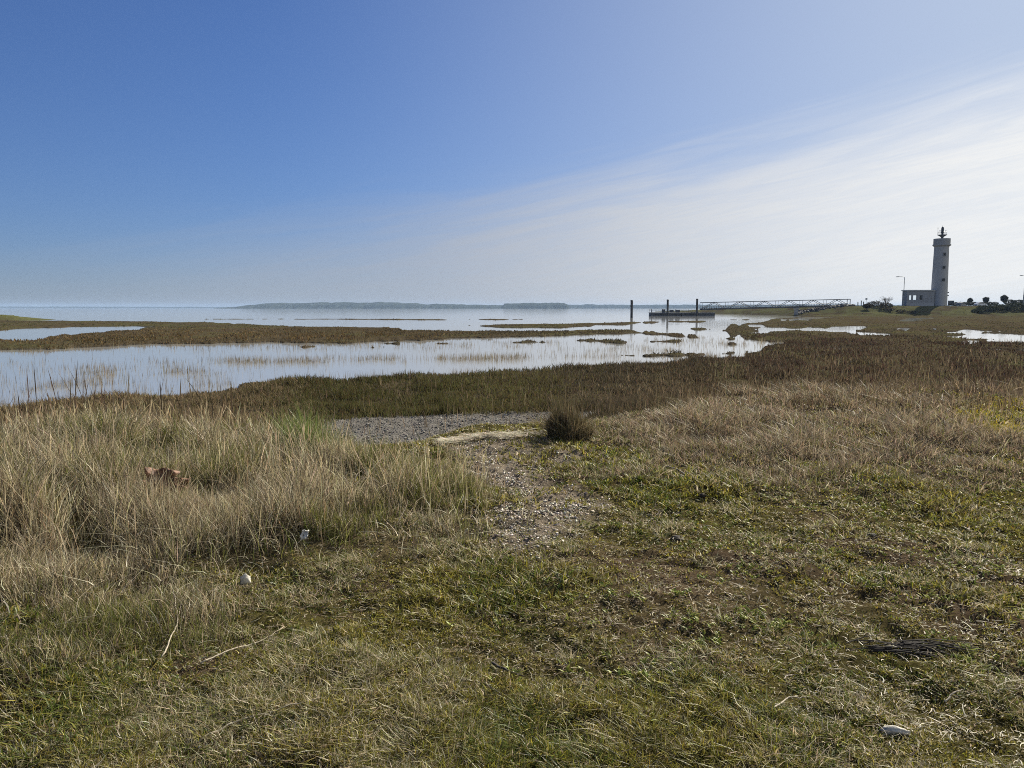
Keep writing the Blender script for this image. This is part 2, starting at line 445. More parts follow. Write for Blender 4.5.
# ------------------------------------------------------------------ terrain sheet
def build_terrain():
    rr = [.25, .6, 1.0, 1.3]
    while rr[-1] < 9000:
        k = 1.0065 if rr[-1] < 45 else (1.009 if rr[-1] < 330 else 1.07)
        rr.append(rr[-1] * k)
    rr = np.array(rr)
    th = np.concatenate([np.linspace(-R(47), R(47), 900), np.linspace(R(47), R(313), 90)[1:-1]])
    nr, na = len(rr), len(th)
    rg, tg = np.meshgrid(rr, th, indexing='ij')
    x = (rg * np.sin(tg)).ravel(); y = (rg * np.cos(tg)).ravel()
    r = rg.ravel()
    sd = np.full(x.shape, -30.0); m = (r > 14) & (y > 0)
    sd[m] = water_sd(x[m], y[m])
    z = height(x, y, sd)
    far = sstep(300, 700, r) * (x < 100 + .45 * np.maximum(y - 262, 0)) * (y > 0)
    z = z * (1 - far) - .8 * far
    p = plateau(x, y)
    # colours
    c = np.zeros((len(x), 3))
    turf = np.array([.070, .060, .022]); soil = np.array([.075, .054, .034]); marsh = np.array([.058, .046, .028]); mud = np.array([.040, .034, .027])
    n1 = fbm(x / .8, y / .8, 61)[:, None]; n2 = fbm(x / 5, y / 5, 63)[:, None]
    c[:] = marsh * (.8 + .5 * n2)
    green = np.array([.060, .062, .024])
    c += (green - c) * (sstep(.45, .7, n2) * .5)
    k = sstep(-1.2, .1, sd)[:, None]; c += (mud - c) * k
    t = turf + (soil - turf) * sstep(.45, .7, n1)
    c += (t - c) * p[:, None]
    def zone(P, col, soft=.25, a=.4, amt=1):
        nonlocal c
        mm = (r < 40) & (y > 0)
        f = np.zeros(len(x)); f[mm] = zpoly(P, x[mm], y[mm], soft, a)
        c = c + (np.array(col) - c) * (f * amt)[:, None]
    zone(LEFT_TALL, (.085, .068, .035), .5)
    zone(RIGHT_DRY, (.085, .064, .042), .6)
    zone(BARE, (.085, .060, .038), .6, .8, .5)
    zone(PATH, (.18, .148, .11), .25, .5)
    zone(MOSS, (.22, .175, .025), .5, .5, .9)
    zone(STRIP, (.15, .138, .12), .4, .3)
    bank = (sstep(219, 230, y) * sstep(84, 100, x))[:, None]
    bk = np.array([.072, .072, .034]) + (np.array([.055, .045, .028]) - np.array([.072, .072, .034])) * sstep(.48, .62, fbm(x / 7, y / 4, 65, 3))[:, None]
    c += (bk * (.7 + .6 * fbm(x / 1.5, y / 1.5, 66, 2))[:, None] - c) * bank
    hm = np.exp(-((x + 112) / 20) ** 2 - ((y - 160) / 9) ** 2)[:, None]
    c += (np.array([.085, .088, .035]) - c) * np.clip(hm * 1.5, 0, 1)
    V = np.stack([x, y, z], 1)
    i = np.arange(nr - 1)[:, None]; j = np.arange(na)[None]
    jn = (j + 1) % na
    Q = np.stack([i * na + j, i * na + jn, (i + 1) * na + jn, (i + 1) * na + j], -1).reshape(-1, 4)[:, ::-1]
    V = np.concatenate([V, [[0, 0, H1(0, 0)]]]); c = np.concatenate([c, c[:1]])
    ctr = len(V) - 1
    T = np.stack([np.full(na, ctr), np.arange(na), (np.arange(na) + 1) % na], 1)[:, ::-1]
    o = rawmesh('ground', V, T, Q, c, M['ground'], smooth=True)
    tag(o, 'salt marsh ground of turf, soil and mud flats', kind='structure')
build_terrain()

me = bpy.data.meshes.new('water')
S = 8600
me.from_pydata([(-S, -S, 0), (S, -S, 0), (S, S, 0), (-S, S, 0)], [], [(0, 1, 2, 3)])
tag(link('water', me, M['water']), 'calm shallow tidal water of the estuary', kind='structure')

# ------------------------------------------------------------------ vegetation
PXW = 1 / F
def tuft_field(n_tuft, per, r0, r1, a, spread, keep):
    """tuft centres with PER blades each; keep(x,y) gives a 0..1 chance"""
    x, y, r = sector(n_tuft, r0, r1, a)
    k = rng.uniform(0, 1, len(x)) < keep(x, y)
    x, y, r = x[k], y[k], r[k]
    n = len(x)
    idx = np.repeat(np.arange(n), per)
    an = rng.uniform(0, 2 * np.pi, n * per); rad = np.sqrt(rng.uniform(0, 1, n * per)) * spread * (1 + r[idx] * .02)
    return x[idx] + np.cos(an) * rad, y[idx] + np.sin(an) * rad, r[idx], an, idx, n

STRAW = [(.48, .40, .25), (.40, .33, .195), (.31, .245, .14), (.57, .50, .35), (.38, .335, .22)]
GREEN = [(.13, .145, .030), (.17, .17, .040), (.10, .115, .025), (.20, .19, .055)]

GREENP = poly([(262, 432), (300, 424), (366, 432), (378, 452), (330, 466), (280, 456)], .95)
# tall dry grass on the left bank: tangled tussocks with hollows between them
HOLLOW = [poly(p, .95) for p in ([(-60, 462), (0, 462), (40, 482), (85, 512), (128, 548), (110, 566), (60, 540), (20, 505), (-60, 490)], [(165, 588), (200, 600), (205, 618), (170, 612)], [(290, 556), (345, 548), (352, 560), (300, 570)], [(185, 500), (215, 505), (212, 520), (186, 514)])]
def hollows(x, y):
    h = sstep(.57, .66, fbm(x / .75 + 3, y / .55, 71, 2))
    for P in HOLLOW: h = np.maximum(h, zpoly(P, x, y, .12, .18))
    return h
def left_keep(x, y): return zpoly(LEFT_TALL, x, y, np.interp(x / np.maximum(y, .1), [-.5, -.25], [.9, .4]), .6) * (1 - .9 * hollows(x, y))
bx, by, br, an, idx, nt_ = tuft_field(76000, 9, 3.0, 13.5, .9, .06, left_keep)
n = len(bx)
wxx, wyy = warp(bx, by, .45)
ins = sdist(wxx, wyy, LEFT_TALL)
xs = 512 + F * bx / by
tall = .14 + .15 * sstep(0, 2.0, ins) + .22 * sstep(1.0, 4.0, ins)
tall = np.where(xs > 200, np.maximum(tall, .11 + (.13 * sstep(200, 300, xs) + .09) * sstep(-.1, .7, ins)), tall) * (1 - .50 * sstep(300, 380, xs) * sstep(7.0, 8.6, br))
hgt = .92 * tall * (.22 + 1.9 * fbm(bx / .42, by / .42, 73, 2) ** 1.6) * rng.uniform(.4, 1.2, n)
tl = rng.normal(0, 1, nt_)[idx]
ta = rng.uniform(0, 6.28, nt_)[idx]
gr = sstep(.50, .64, fbm(bx / .6 + 9, by / .6, 75, 2)) * .55 + .06 + .25 * sstep(1.2, 0, ins)
col = pick(n, STRAW, var=.32); g = rng.uniform(0, 1, n) < gr; col[g] = pick(int(g.sum()), GREEN)
g = rng.uniform(0, 1, n) < .30; col[g] = pick(int(g.sum()), [(.13, .10, .06), (.18, .14, .09), (.09, .075, .045)], var=.3)
g = (rng.uniform(0, 1, n) < .8) & (zpoly(GREENP, bx, by, .3, .3) > .5); col[g] = pick(int(g.sum()), [(.15, .19, .05), (.19, .22, .07), (.12, .15, .04)]); hgt[g] *= 1.3
wd = np.maximum(.0036, .85 * br * PXW) * rng.uniform(.6, 1.3, n)
lean = np.abs(rng.normal(.24, .20, n)) + .16 * np.abs(tl); flat = rng.uniform(0, 1, n) < .12 + .30 * sstep(1.4, 0, ins); lean[flat] += rng.uniform(.4, 1.6, int(flat.sum())); hgt[flat] *= .6
dirn = np.where(np.abs(tl) > .6, ta + rng.normal(0, .6, n), an + rng.normal(0, .9, n))
A = blades(np.stack([bx, by, height(bx, by) - .01], 1), hgt, wd, dirn, lean, col, 4, curl=rng.normal(0, .9, n))
# thin flowering stems above it
x, y, r = sector(22000, 5, 13.5, .9)
k = rng.uniform(0, 1, len(x)) < zpoly(LEFT_TALL, x, y, .3) * sstep(4.6, 6.5, r) * np.maximum(sstep(400, 260, 512 + F * x / np.maximum(y, .1)), .8 * sstep(7.6, 6.8, r)) * (1 - .8 * hollows(x, y)) * (.2 + .8 * sstep(.4, .62, fbm(x / .9, y / .9, 77, 2))); x, y, r = x[k], y[k], r[k]; n = len(x)
Bm = blades(np.stack([x, y, height(x, y)], 1), rng.uniform(.26, .52, n), np.maximum(.003, .6 * r * PXW), rng.uniform(0, 6.28, n), np.abs(rng.normal(.22, .2, n)), pick(n, STRAW[:3] + [(.30, .22, .13)]), 5,
            prof=np.array([.55, .5, .45, .6, 1.3, 0]), curl=rng.normal(0, .8, n))
# long bleached blades fallen across the tangle
x, y, r = sector(3500, 3.0, 12, .9)
k = rng.uniform(0, 1, len(x)) < zpoly(LEFT_TALL, x, y, .6); x, y, r = x[k], y[k], r[k]; n = len(x)
hh = rng.uniform(.04, .12, n)
Cm = blades(np.stack([x, y, height(x, y) + rng.uniform(.02, .16, n)], 1), hh, np.maximum(.0045, .8 * r * PXW), rng.uniform(0, 6.28, n), rng.uniform(1.5, 4, n), pick(n, [(.58, .52, .38), (.50, .44, .30)]), 4, curl=rng.normal(0, 1, n))
V, T, Q, C = merge([A, Bm, Cm])
tag(rawmesh('tall_dry_grass', V, T, Q, C, M['grass']), 'tall straw coloured grass covering the bank on the left', kind='stuff')

# greyer dry grass on the right
def right_keep(x, y): return (1 - .9 * zpoly(MOSS, x, y, .4, .5)) * zpoly(RIGHT_DRY, x, y, np.interp(np.hypot(x, y), [12, 20], [.7, 3.0]), 1.2) * (1 - .85 * sstep(.54, .66, fbm(x / .9, y / .7, 81, 2)))
bx, by, br, an, idx, nt_ = tuft_field(44000, 8, 7.0, 34, 1.5, .10, right_keep)
n = len(bx)
RS = [(.34, .26, .17), (.27, .20, .13), (.42, .34, .23), (.20, .145, .095), (.31, .27, .17)]
wxx, wyy = warp(bx, by, .8); ins = sdist(wxx, wyy, RIGHT_DRY)
hgt = (.08 + .12 * sstep(0, 2.2, ins)) * (.2 + 1.9 * fbm(bx / .6, by / .6, 83, 2) ** 1.5) * rng.uniform(.4, 1.3, n)
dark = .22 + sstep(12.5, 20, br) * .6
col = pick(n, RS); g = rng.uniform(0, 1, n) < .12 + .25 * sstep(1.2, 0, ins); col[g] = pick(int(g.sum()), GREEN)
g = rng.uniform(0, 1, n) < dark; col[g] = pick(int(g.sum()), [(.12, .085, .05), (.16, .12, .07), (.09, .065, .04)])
ta = rng.uniform(0, 6.28, nt_)[idx]
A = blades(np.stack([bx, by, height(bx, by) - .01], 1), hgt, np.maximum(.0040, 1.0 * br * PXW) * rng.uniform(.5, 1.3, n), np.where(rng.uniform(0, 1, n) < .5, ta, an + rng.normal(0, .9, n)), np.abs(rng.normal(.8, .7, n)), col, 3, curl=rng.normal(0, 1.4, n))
tag(rawmesh('dry_grass', *A[:3], A[3], M['grass']), 'short greyish dry grass spreading over the right side', kind='stuff')

# short turf: moss and fine grass in patches, with worn soil showing between
def worn(x, y): return sstep(.50, .62, fbm(x / .24, y / .20, 93, 3)) * .6 + .4 * sstep(.48, .60, fbm(x / .08, y / .08, 94, 2))
def turf_keep(x, y):
    k = plateau(x, y)
    k = k * (1 - .90 * zpoly(PATH, x, y, .5, .7)) * (1 - .6 * zpoly(BARE, x, y, .6, .7)) * (1 - .6 * zpoly(LEFT_TALL, x, y, .5)) * (1 - .5 * zpoly(RIGHT_DRY, x, y, .5))
    return k * (1 - .88 * worn(x, y))
bx, by, br, an, idx, nt_ = tuft_field(140000, 7, 1.5, 17, 1.25, .03, turf_keep)
n = len(bx)
gp = fbm(bx / .9, by / .9, 95, 2)
hgt = (.011 + .026 * sstep(.45, .68, gp)) * rng.uniform(.4, 1.7, n) * (1 + .05 * br)
col = pick(n, [(.15, .145, .018), (.20, .185, .026), (.26, .225, .040), (.16, .120, .024), (.075, .062, .022), (.30, .27, .075)], var=.35)
lush = rng.uniform(0, 1, n) < sstep(.5, .62, fbm(bx / .6 + 70, by / .55, 96, 3)) * .38; col[lush] = pick(int(lush.sum()), [(.085, .12, .020), (.11, .14, .026)])
ym = zpoly(MOSS, bx, by, .4, .5); g = rng.uniform(0, 1, n) < ym * .8; col[g] = pick(int(g.sum()), [(.40, .32, .025), (.30, .27, .03), (.22, .22, .03)])
st = rng.uniform(0, 1, n) < .07 + .26 * sstep(.45, .60, fbm(bx / .5, by / .5 + 50, 97, 2)); col[st] = pick(int(st.sum()), STRAW)
A = blades(np.stack([bx, by, height(bx, by) - .004], 1), hgt, np.maximum(.0042, 1.25 * br * PXW) * rng.uniform(.5, 1.3, n), an + rng.normal(0, .8, n), np.abs(rng.normal(.9, .7, n)), col, 3, curl=rng.normal(0, 1.5, n), prof=np.array([.7, 1.0, .75, 0]))
# looser tufts of longer grass, half dead
def tuft_keep(x, y): return plateau(x, y) * sstep(.50, .64, fbm(x / .36 + 20, y / .3, 98, 3)) * (1 - zpoly(PATH, x, y, .25, .5)) * (1 - .7 * zpoly(BARE, x, y, .5, .6)) * (.35 + .65 * sstep(.35, -.1, x / np.maximum(y, .3)))
bx, by, br, an, idx, nt_ = tuft_field(11500, 22, 1.6, 10, 1.1, .035, tuft_keep)
n = len(bx)
col = pick(n, STRAW, var=.22); g = rng.uniform(0, 1, n) < .45; col[g] = pick(int(g.sum()), GREEN)
B2 = blades(np.stack([bx, by, height(bx, by) - .006], 1), rng.uniform(.025, .085, n), np.maximum(.0034, 1.0 * br * PXW) * rng.uniform(.6, 1.2, n), an + rng.normal(0, .6, n), np.abs(rng.normal(1.0, .6, n)), col, 4, curl=rng.normal(0, 1.3, n))
V, T, Q, C = merge([A, B2])
tag(rawmesh('turf', V, T, Q, C, M['grass']), 'short olive green turf in the foreground', kind='stuff')

# straw thatch lying over turf and soil, in tangled patches
x, y, r = sector(190000, 1.5, 16, 1.25)
kp = plateau(x, y) * (.30 + .70 * sstep(.46, .60, fbm(x / .22, y / .18, 101, 3))) * (1 - .35 * zpoly(PATH, x, y, .25, .5)) * (1 - .5 * sstep(.1, .5, x / np.maximum(y, .1)))
k = rng.uniform(0, 1, len(x)) < kp; x, y, r = x[k], y[k], r[k]; n = len(x)
ln = rng.gamma(2.0, .015, n) + .010
tilt_ = np.abs(rng.normal(0, .28, n)) + .03
pale = rng.uniform(0, 1, n) < .16
col = pick(n, [(.26, .20, .11), (.20, .15, .085), (.32, .26, .16), (.12, .085, .05), (.08, .06, .04)], var=.25); col[pale] = pick(int(pale.sum()), [(.50, .44, .31), (.58, .52, .40)])
A = blades(np.stack([x, y, height(x, y) + rng.uniform(.0, .022, n)], 1), ln * tilt_, np.maximum(.0036, 1.05 * r * PXW) * rng.uniform(.5, 1.3, n), rng.uniform(0, 6.28, n), 1 / tilt_, col, 4, droop=.4, curl=rng.normal(0, 1.6, n))
tag(rawmesh('straw_litter', *A[:3], A[3], M['grass']), 'dead straw scattered flat over the turf', kind='stuff')

# low broad-leaved plants among the turf
x, y, r = sector(9000, 2.2, 11, 1.2)
kp = plateau(x, y) * sstep(.56, .66, fbm(x / .30, y / .26, 111, 2)) * sstep(-.3, .9, x / np.maximum(y, .1) * 2) * (1 - zpoly(PATH, x, y))
k = rng.uniform(0, 1, len(x)) < kp; x, y, r = x[k], y[k], r[k]
idx = np.repeat(np.arange(len(x)), 7); n = len(idx)
an = rng.uniform(0, 6.28, n)
A = blades(np.stack([x[idx] + rng.normal(0, .012, n), y[idx] + rng.normal(0, .012, n), height(x[idx], y[idx]) + rng.uniform(.003, .02, n)], 1), rng.uniform(.010, .024, n), rng.uniform(.007, .013, n), an, rng.uniform(.6, 2.0, n),
           pick(n, [(.20, .23, .03), (.25, .26, .045), (.14, .17, .03)]), 3, prof=np.array([.3, 1.1, .8, 0]), face=an + np.pi / 2)
tag(rawmesh('ground_cover', *A[:3], A[3], M['leaf']), 'bright green low leaves growing in the turf', kind='stuff')

# salt-marsh scrub: brown near, orange-brown on the far flats
x, y, r = sector(560000, 12.5, 330, 2.0, 44)
sd = np.full(x.shape, -30.0); m_ = r > 14; sd[m_] = water_sd(x[m_], y[m_])
pl = plateau(x, y)
edge = .15 + .003 * r
kp = (sd < -edge * .15) * (1 - .92 * pl) * (1 - zpoly(STRIP, x, y, .4, .3)) * (.28 + .72 * sstep(.40, .54, fbm(x / (.6 + r * .02), y / (.6 + r * .05), 121, 2)))
bankm = sstep(219, 232, y) * sstep(84, 100, x); kp = kp * (1 - .2 * bankm)
k = rng.uniform(0, 1, len(x)) < kp; x, y, r, sd, bankm = x[k], y[k], r[k], sd[k], bankm[k]; n = len(x)
xs = 512 + F * x / y
n2 = fbm(x / 4, y / 6, 123, 2)
col = pick(n, [(.080, .064, .042), (.095, .074, .046), (.066, .054, .036), (.11, .092, .056)], var=.2)
def mixin(cond, cols):
    g = rng.uniform(0, 1, n) < cond
    col[g] = pick(int(g.sum()), cols, var=.2)
mixin(sstep(640, 480, xs) * sstep(34, 20, r) * .75, [(.095, .085, .032), (.12, .105, .040), (.10, .075, .036)])
mixin(sstep(640, 800, xs) * sstep(95, 60, r) * .5, [(.090, .058, .042), (.070, .046, .034)])
mixin(sstep(600, 420, xs) * sstep(36, 26, r) * .35, [(.085, .088, .032), (.105, .105, .042)])
mixin(sstep(560, 700, xs) * sstep(34, 18, r) * .55, [(.20, .15, .09), (.15, .11, .065), (.12, .095, .05)])
mixin(sstep(560, 300, xs) * sstep(46, 54, r) * .75, [(.145, .098, .044), (.12, .082, .038), (.165, .118, .056)])
mixin(sstep(96, 108, r) * (xs < 330) * .9, [(.075, .080, .034), (.060, .070, .030), (.12, .10, .05)])
mixin(sstep(60, 90, r) * (xs > 700) * .45, [(.085, .075, .036), (.07, .07, .032)])
mixin(bankm * .95, [(.085, .084, .038), (.11, .10, .052), (.07, .072, .032)])
mixin(bankm * sstep(.50, .62, fbm(x / 7, y / 4, 65, 3)) * .85, [(.075, .058, .034), (.05, .045, .026)])
mixin((np.exp(-((x + 112) / 20) ** 2 - ((y - 160) / 10) ** 2) > .15) * .9, [(.10, .105, .042), (.085, .09, .035)])
mixin(sstep(340, 220, xs) * sstep(31, 24, r) * .85, [(.30, .23, .13), (.23, .175, .10), (.17, .13, .075)])
mixin(sstep(.56, .7, n2) * .4, [(.15, .115, .065), (.12, .10, .055)])
col *= (.65 + .7 * fbm(x / (2 + r * .06), y / (3 + r * .1), 127, 3))[:, None]
hgt = (.06 + .32 * fbm(x / 1.1, y / 1.1, 125, 2) ** 1.7) * rng.uniform(.5, 1.3, n) 
hgt = hgt * (1 - .45 * sstep(45, 110, r)) * (.45 + .55 * sstep(.1, 1.2, -sd))
hgt = hgt * (1 + 1.6 * bankm)
A = blades(np.stack([x, y, height(x, y) - .02], 1), hgt, np.maximum(.010, .95 * r * PXW) * rng.uniform(.6, 1.3, n), rng.uniform(0, 6.28, n), np.abs(rng.normal(.4, .35, n)), col, 2, prof=np.array([1, .85, 0]))
# pale seed stalks standing over the near scrub
x, y, r = sector(9000, 13, 45, 1.8, 44)
sd = water_sd(x, y); k = (sd < -.3) & (rng.uniform(0, 1, len(x)) < .25 + .75 * sstep(560, 820, 512 + F * x / y)); x, y, r = x[k], y[k], r[k]; n2_ = len(x)
B2 = blades(np.stack([x, y, height(x, y)], 1), rng.uniform(.2, .42, n2_), np.maximum(.006, .6 * r * PXW), rng.uniform(0, 6.28, n2_), np.abs(rng.normal(.25, .2, n2_)), pick(n2_, [(.26, .20, .12), (.20, .15, .09)]), 3)
V, T, Q, C = merge([A, B2])
tag(rawmesh('marsh_vegetation', V, T, Q, C, M['scrub']), 'brown low marsh plants covering the tidal flats', kind='stuff')

# thin cord-grass standing in the shallow channel
x, y, r = sector(260000, 22, 70, 1.6, 42)
sd = water_sd(x, y); xs = 512 + F * x / y; ys = HOR + H * F / y
band = np.maximum.reduce([np.exp(-((ys - 361 + (xs - 300) * .013) / 2.6) ** 2) * sstep(60, 240, xs) * sstep(640, 560, xs) * .8,
                          np.exp(-((ys - 371) / 6) ** 2) * sstep(350, 150, xs) * .55, np.exp(-((ys - 347) / 4) ** 2) * .22,
                          sstep(1.8, .1, sd) * .6, np.exp(-((ys - 384) / 7) ** 2) * sstep(330, 120, xs) * .45, np.exp(-((ys - 350) / 4) ** 2) * sstep(560, 620, xs) * sstep(740, 680, xs) * .45])
k = (sd > 0) & (rng.uniform(0, 1, len(x)) < band * (.12 + .88 * sstep(.5, .68, fbm(x / 1.6, y / 2.5, 131, 2)))); x, y, r = x[k], y[k], r[k]; n = len(x)
A = blades(np.stack([x, y, np.full(n, -.1)], 1), rng.uniform(.18, .50, n), np.maximum(.005, .30 * r * PXW), rng.uniform(0, 6.28, n), np.abs(rng.normal(.08, .12, n)), pick(n, [(.22, .17, .10), (.13, .10, .06), (.28, .23, .15)]), 2)
tag(rawmesh('cord_grass', *A[:3], A[3], M['scrub']), 'thin sparse reeds standing in the shallow channel', kind='stuff')

# tall dark stalks along the back of the left bank
n = 520
x_px = rng.uniform(-250, 230, n); d = rng.uniform(9.0, 11.6, n)
x = (x_px - 512) / F * d; y = d
hh = rng.uniform(.40, .72, n) + .28 * (rng.uniform(0, 1, n) < .14)
A = blades(np.stack([x, y, height(x, y)], 1), hh, np.full(n, .0095) * rng.uniform(.7, 1.3, n), rng.uniform(0, 6.28, n), np.abs(rng.normal(.14, .14, n)), pick(n, [(.11, .08, .05), (.16, .12, .075), (.08, .06, .04)]), 6,
           prof=np.array([.45, .4, .4, .7, 1.3, 1.0, 0]))
tag(rawmesh('reeds', *A[:3], A[3], M['scrub']), 'thin dark seed stalks rising above the left bank', kind='stuff')

# ------------------------------------------------------------------ shells, shingle
def stones(name, x, y, size, cols, mat_rough, label, flat=.45, tilt=.5, jag=.18):
    bm = bmesh.new(); bmesh.ops.create_icosphere(bm, subdivisions=1, radius=1)
    bm.verts.ensure_lookup_table(); bm.faces.ensure_lookup_table()
    P = np.array([v.co[:] for v in bm.verts]); Fc = np.array([[v.index for v in f.verts] for f in bm.faces]); bm.free()
    n = len(x)
    jit = 1 + rng.normal(0, jag, (n, len(P), 1))
    pts = P[None] * jit * size[:, None, None] * np.stack([np.ones(n), rng.uniform(.5, 1, n), np.full(n, flat) * rng.uniform(.5, 1.2, n)], 1)[:, None]
    a = rng.uniform(0, 6.28, n); tx = rng.normal(0, tilt, n)
    ct, st_ = np.cos(tx)[:, None], np.sin(tx)[:, None]
    yy = pts[:, :, 1] * ct - pts[:, :, 2] * st_; zz = pts[:, :, 1] * st_ + pts[:, :, 2] * ct
    ca, sa = np.cos(a)[:, None], np.sin(a)[:, None]
    X = pts[:, :, 0] * ca - yy * sa + x[:, None]; Y = pts[:, :, 0] * sa + yy * ca + y[:, None]; Z = zz + (height(x, y) + size * .15)[:, None]
    V = np.stack([X, Y, Z], -1).reshape(-1, 3)
    T = (Fc[None] + (np.arange(n) * len(P))[:, None, None]).reshape(-1, 3)
    m, nt, N, L = newmat(name); o = N.new('ShaderNodeOutputMaterial'); b = N.new('ShaderNodeBsdfPrincipled'); at_ = N.new('ShaderNodeAttribute'); at_.attribute_name = 'col'
    L.new(at_.outputs['Color'], b.inputs['Base Color']); b.inputs['Roughness'].default_value = mat_rough; L.new(b.outputs[0], o.inputs['Surface'])
    return tag(rawmesh(name, V, T, None, np.repeat(pick(n, cols), len(P), 0), m), label, kind='stuff')
x, y, r = sector(60000, 4.5, 11, .6, 14)
k = rng.uniform(0, 1, len(x)) < zpoly(PATH, x, y, .35, .5) * (.25 + .75 * sstep(.4, .65, fbm(x / .35, y / .35, 141, 2))); x, y = x[k], y[k]
stones('shell_litter', x, y, np.minimum(rng.gamma(2, .0034, len(x)) + .003, .015), [(.42, .37, .30), (.28, .235, .18), (.21, .17, .125), (.14, .11, .08), (.36, .31, .245), (.54, .50, .43)], .7, 'broken white shells strewn along the bare path', .2, 1.0, .34)
x, y, r = sector(90000, 10, 20, .6, 30)
k = rng.uniform(0, 1, len(x)) < zpoly(STRIP, x, y, .4, .3); x, y = x[k], y[k]
stones('shingle', x, y, rng.gamma(2, .004, len(x)) + .004, [(.185, .17, .147), (.165, .152, .132), (.215, .20, .176), (.14, .128, .11)], .9, 'grey shingle in a strip behind the bank', .5)
# pale straw drift line at the head of the path
n = 3400; t = rng.uniform(0, 1, n)
lx = np.interp(t, [0, .3, .7, 1], [440, 470, 520, 546]); ly = np.interp(t, [0, .3, .7, 1], [446, 441, 436, 434]) + rng.normal(0, 1, n) * (.4 + 1.5 * noise(t * 9, t * 0 + 3.3, 151)) + 3.0 * (noise(t * 5, t * 0 + .7, 152) - .5)
kk = rng.uniform(0, 1, n) < .08 + .92 * sstep(.35, .6, noise(t * 14, t * 0 + 8.1, 153)); lx, ly = lx[kk], ly[kk]; n = len(lx)
pw = np.array([on(a, b, .82) for a, b in zip(lx, ly)])
for _ in range(3):
    zz = height(pw[:, 0], pw[:, 1]); pw = np.array([on(a, b, c) for a, b, c in zip(lx, ly, zz)])
A = blades(np.stack([pw[:, 0], pw[:, 1], height(pw[:, 0], pw[:, 1]) + rng.uniform(0, .06, n)], 1), rng.uniform(.02, .06, n), np.full(n, .014), rng.normal(0.1, .6, n) + np.pi * rng.integers(0, 2, n), rng.uniform(2, 5, n), pick(n, [(.72, .66, .52), (.60, .53, .40)]), 3, droop=.5)
tag(rawmesh('drift_straw', *A[:3], A[3], M['grass']), 'pale straw washed up in a line beside the path', kind='stuff')

# ------------------------------------------------------------------ tussocks: each a thing
def tussock(px, py, rad, hh, cols, label, nb=1500, zg=.85, mat='scrub', lean_k=.6):
    cx, cy = on(px, py, zg)
    a = rng.uniform(0, 6.28, nb); q = np.sqrt(rng.uniform(0, 1, nb)) * rad * (.62 + .65 * noise(np.cos(a) * 1.6 + px, np.sin(a) * 1.6 + 4, 161))
    x = cx + np.cos(a) * q; y = cy + np.sin(a) * q * .8
    hb = hh * (1 - .55 * (q / rad) ** 2) * rng.uniform(.35, 1.12, nb) * (.55 + .8 * noise(x * 7 + 3, y * 7, 162))
    P = np.stack([x, y, height(x, y) - .02], 1); c0 = np.array([cx, cy, H1(cx, cy)])
    A = blades(P - c0, hb, np.full(nb, max(.007, .8 * cy * PXW)), a + rng.normal(0, .5, nb), lean_k * (.2 + .8 * (q / rad)) * rng.uniform(.3, 1.6, nb) + rng.uniform(.5, 1.8, nb) * (rng.uniform(0, 1, nb) < .16), pick(nb, cols, var=.3), 3, curl=rng.normal(0, 1, nb))
    o = rawmesh('grass_tussock', A[0], A[1], A[2], A[3], M[mat]); o.location = c0
    return tag(o, label, 'tussock', 'grass tussocks on the bank')
tussock(568, 443, .27, .52, [(.13, .105, .055), (.17, .135, .075), (.10, .085, .045), (.26, .20, .12)], 'dark rounded tussock at the head of the shell path', 2300, lean_k=.20)
tussock(664, 405, .34, .30, [(.16, .12, .075), (.11, .085, .05)], 'small brown tussock where dry grass meets marsh', 900, .6)
tussock(866, 390, .55, .48, [(.20, .15, .09), (.14, .105, .06), (.11, .09, .045)], 'large brown tussock far right of the marsh edge', 1600, .6)
tussock(716, 398, .40, .30, [(.26, .20, .13), (.20, .15, .09)], 'pale straw tussock among the grey dry grass', 900, .6)
tussock(316, 462, .42, .50, [(.13, .165, .05), (.16, .19, .065), (.10, .13, .04), (.33, .29, .16)], 'green tussock at the back of the tall straw grass', 1300, .95, 'grass')

# ------------------------------------------------------------------ small things lying about
def ground_pt(px, py, z=.9):
    for _ in range(3):
        x, y = on(px, py, z); z = H1(x, y)
    return Vector((x, y, z))
def stick(name, pts, rad, mat, label, cat, group=None, lift=.02):
    W = [ground_pt(*p) + Vector((0, 0, lift + .012 * (i % 2))) for i, p in enumerate(pts)]
    c0 = W[0].copy()
    fine = []
    for a, b in zip(W, W[1:]):
        for k in range(5):
            fine.append(a.lerp(b, k / 5) - c0 + Vector(rng.normal(0, .003, 3)))
    fine.append(W[-1] - c0)
    rs = [rad * (1 - .5 * i / (len(fine) - 1)) for i in range(len(fine))]
    o = MB().tube(fine, rs, 7).build(name, M[mat], None, True); o.location = c0
    return tag(o, label, cat, group)
DG = 'bleached dead stems lying on the turf'
stick('dry_twig', [(202, 667), (225, 658), (262, 645), (284, 633)], .004, 'driftwood', 'straight bleached stem lying on turf right of the curved one', 'dead stem', DG)
stick('dry_twig', [(163, 666), (171, 650), (178, 630), (176, 605), (170, 592)], .004, 'driftwood', 'curved pale stem pointing up into the tall grass', 'dead stem', DG, .05)
stick('dry_twig', [(198, 745), (236, 729), (270, 717), (320, 705)], .004, 'driftwood', 'lowest long pale stem, beside the small white pebbles', 'dead stem', DG)
stick('dry_twig', [(446, 690), (460, 684), (485, 688), (500, 700)], .0045, 'driftwood', 'short bent pale stem in the middle of the turf', 'dead stem', DG)
stick('dry_twig', [(772, 714), (790, 705), (806, 702)], .004, 'driftwood', 'little pale stem to the left of the long white chalk', 'dead stem', DG)
stick('dry_twig', [(944, 706), (955, 698), (962, 692)], .004, 'driftwood', 'little pale stem to the right of the long white chalk', 'dead stem', DG)
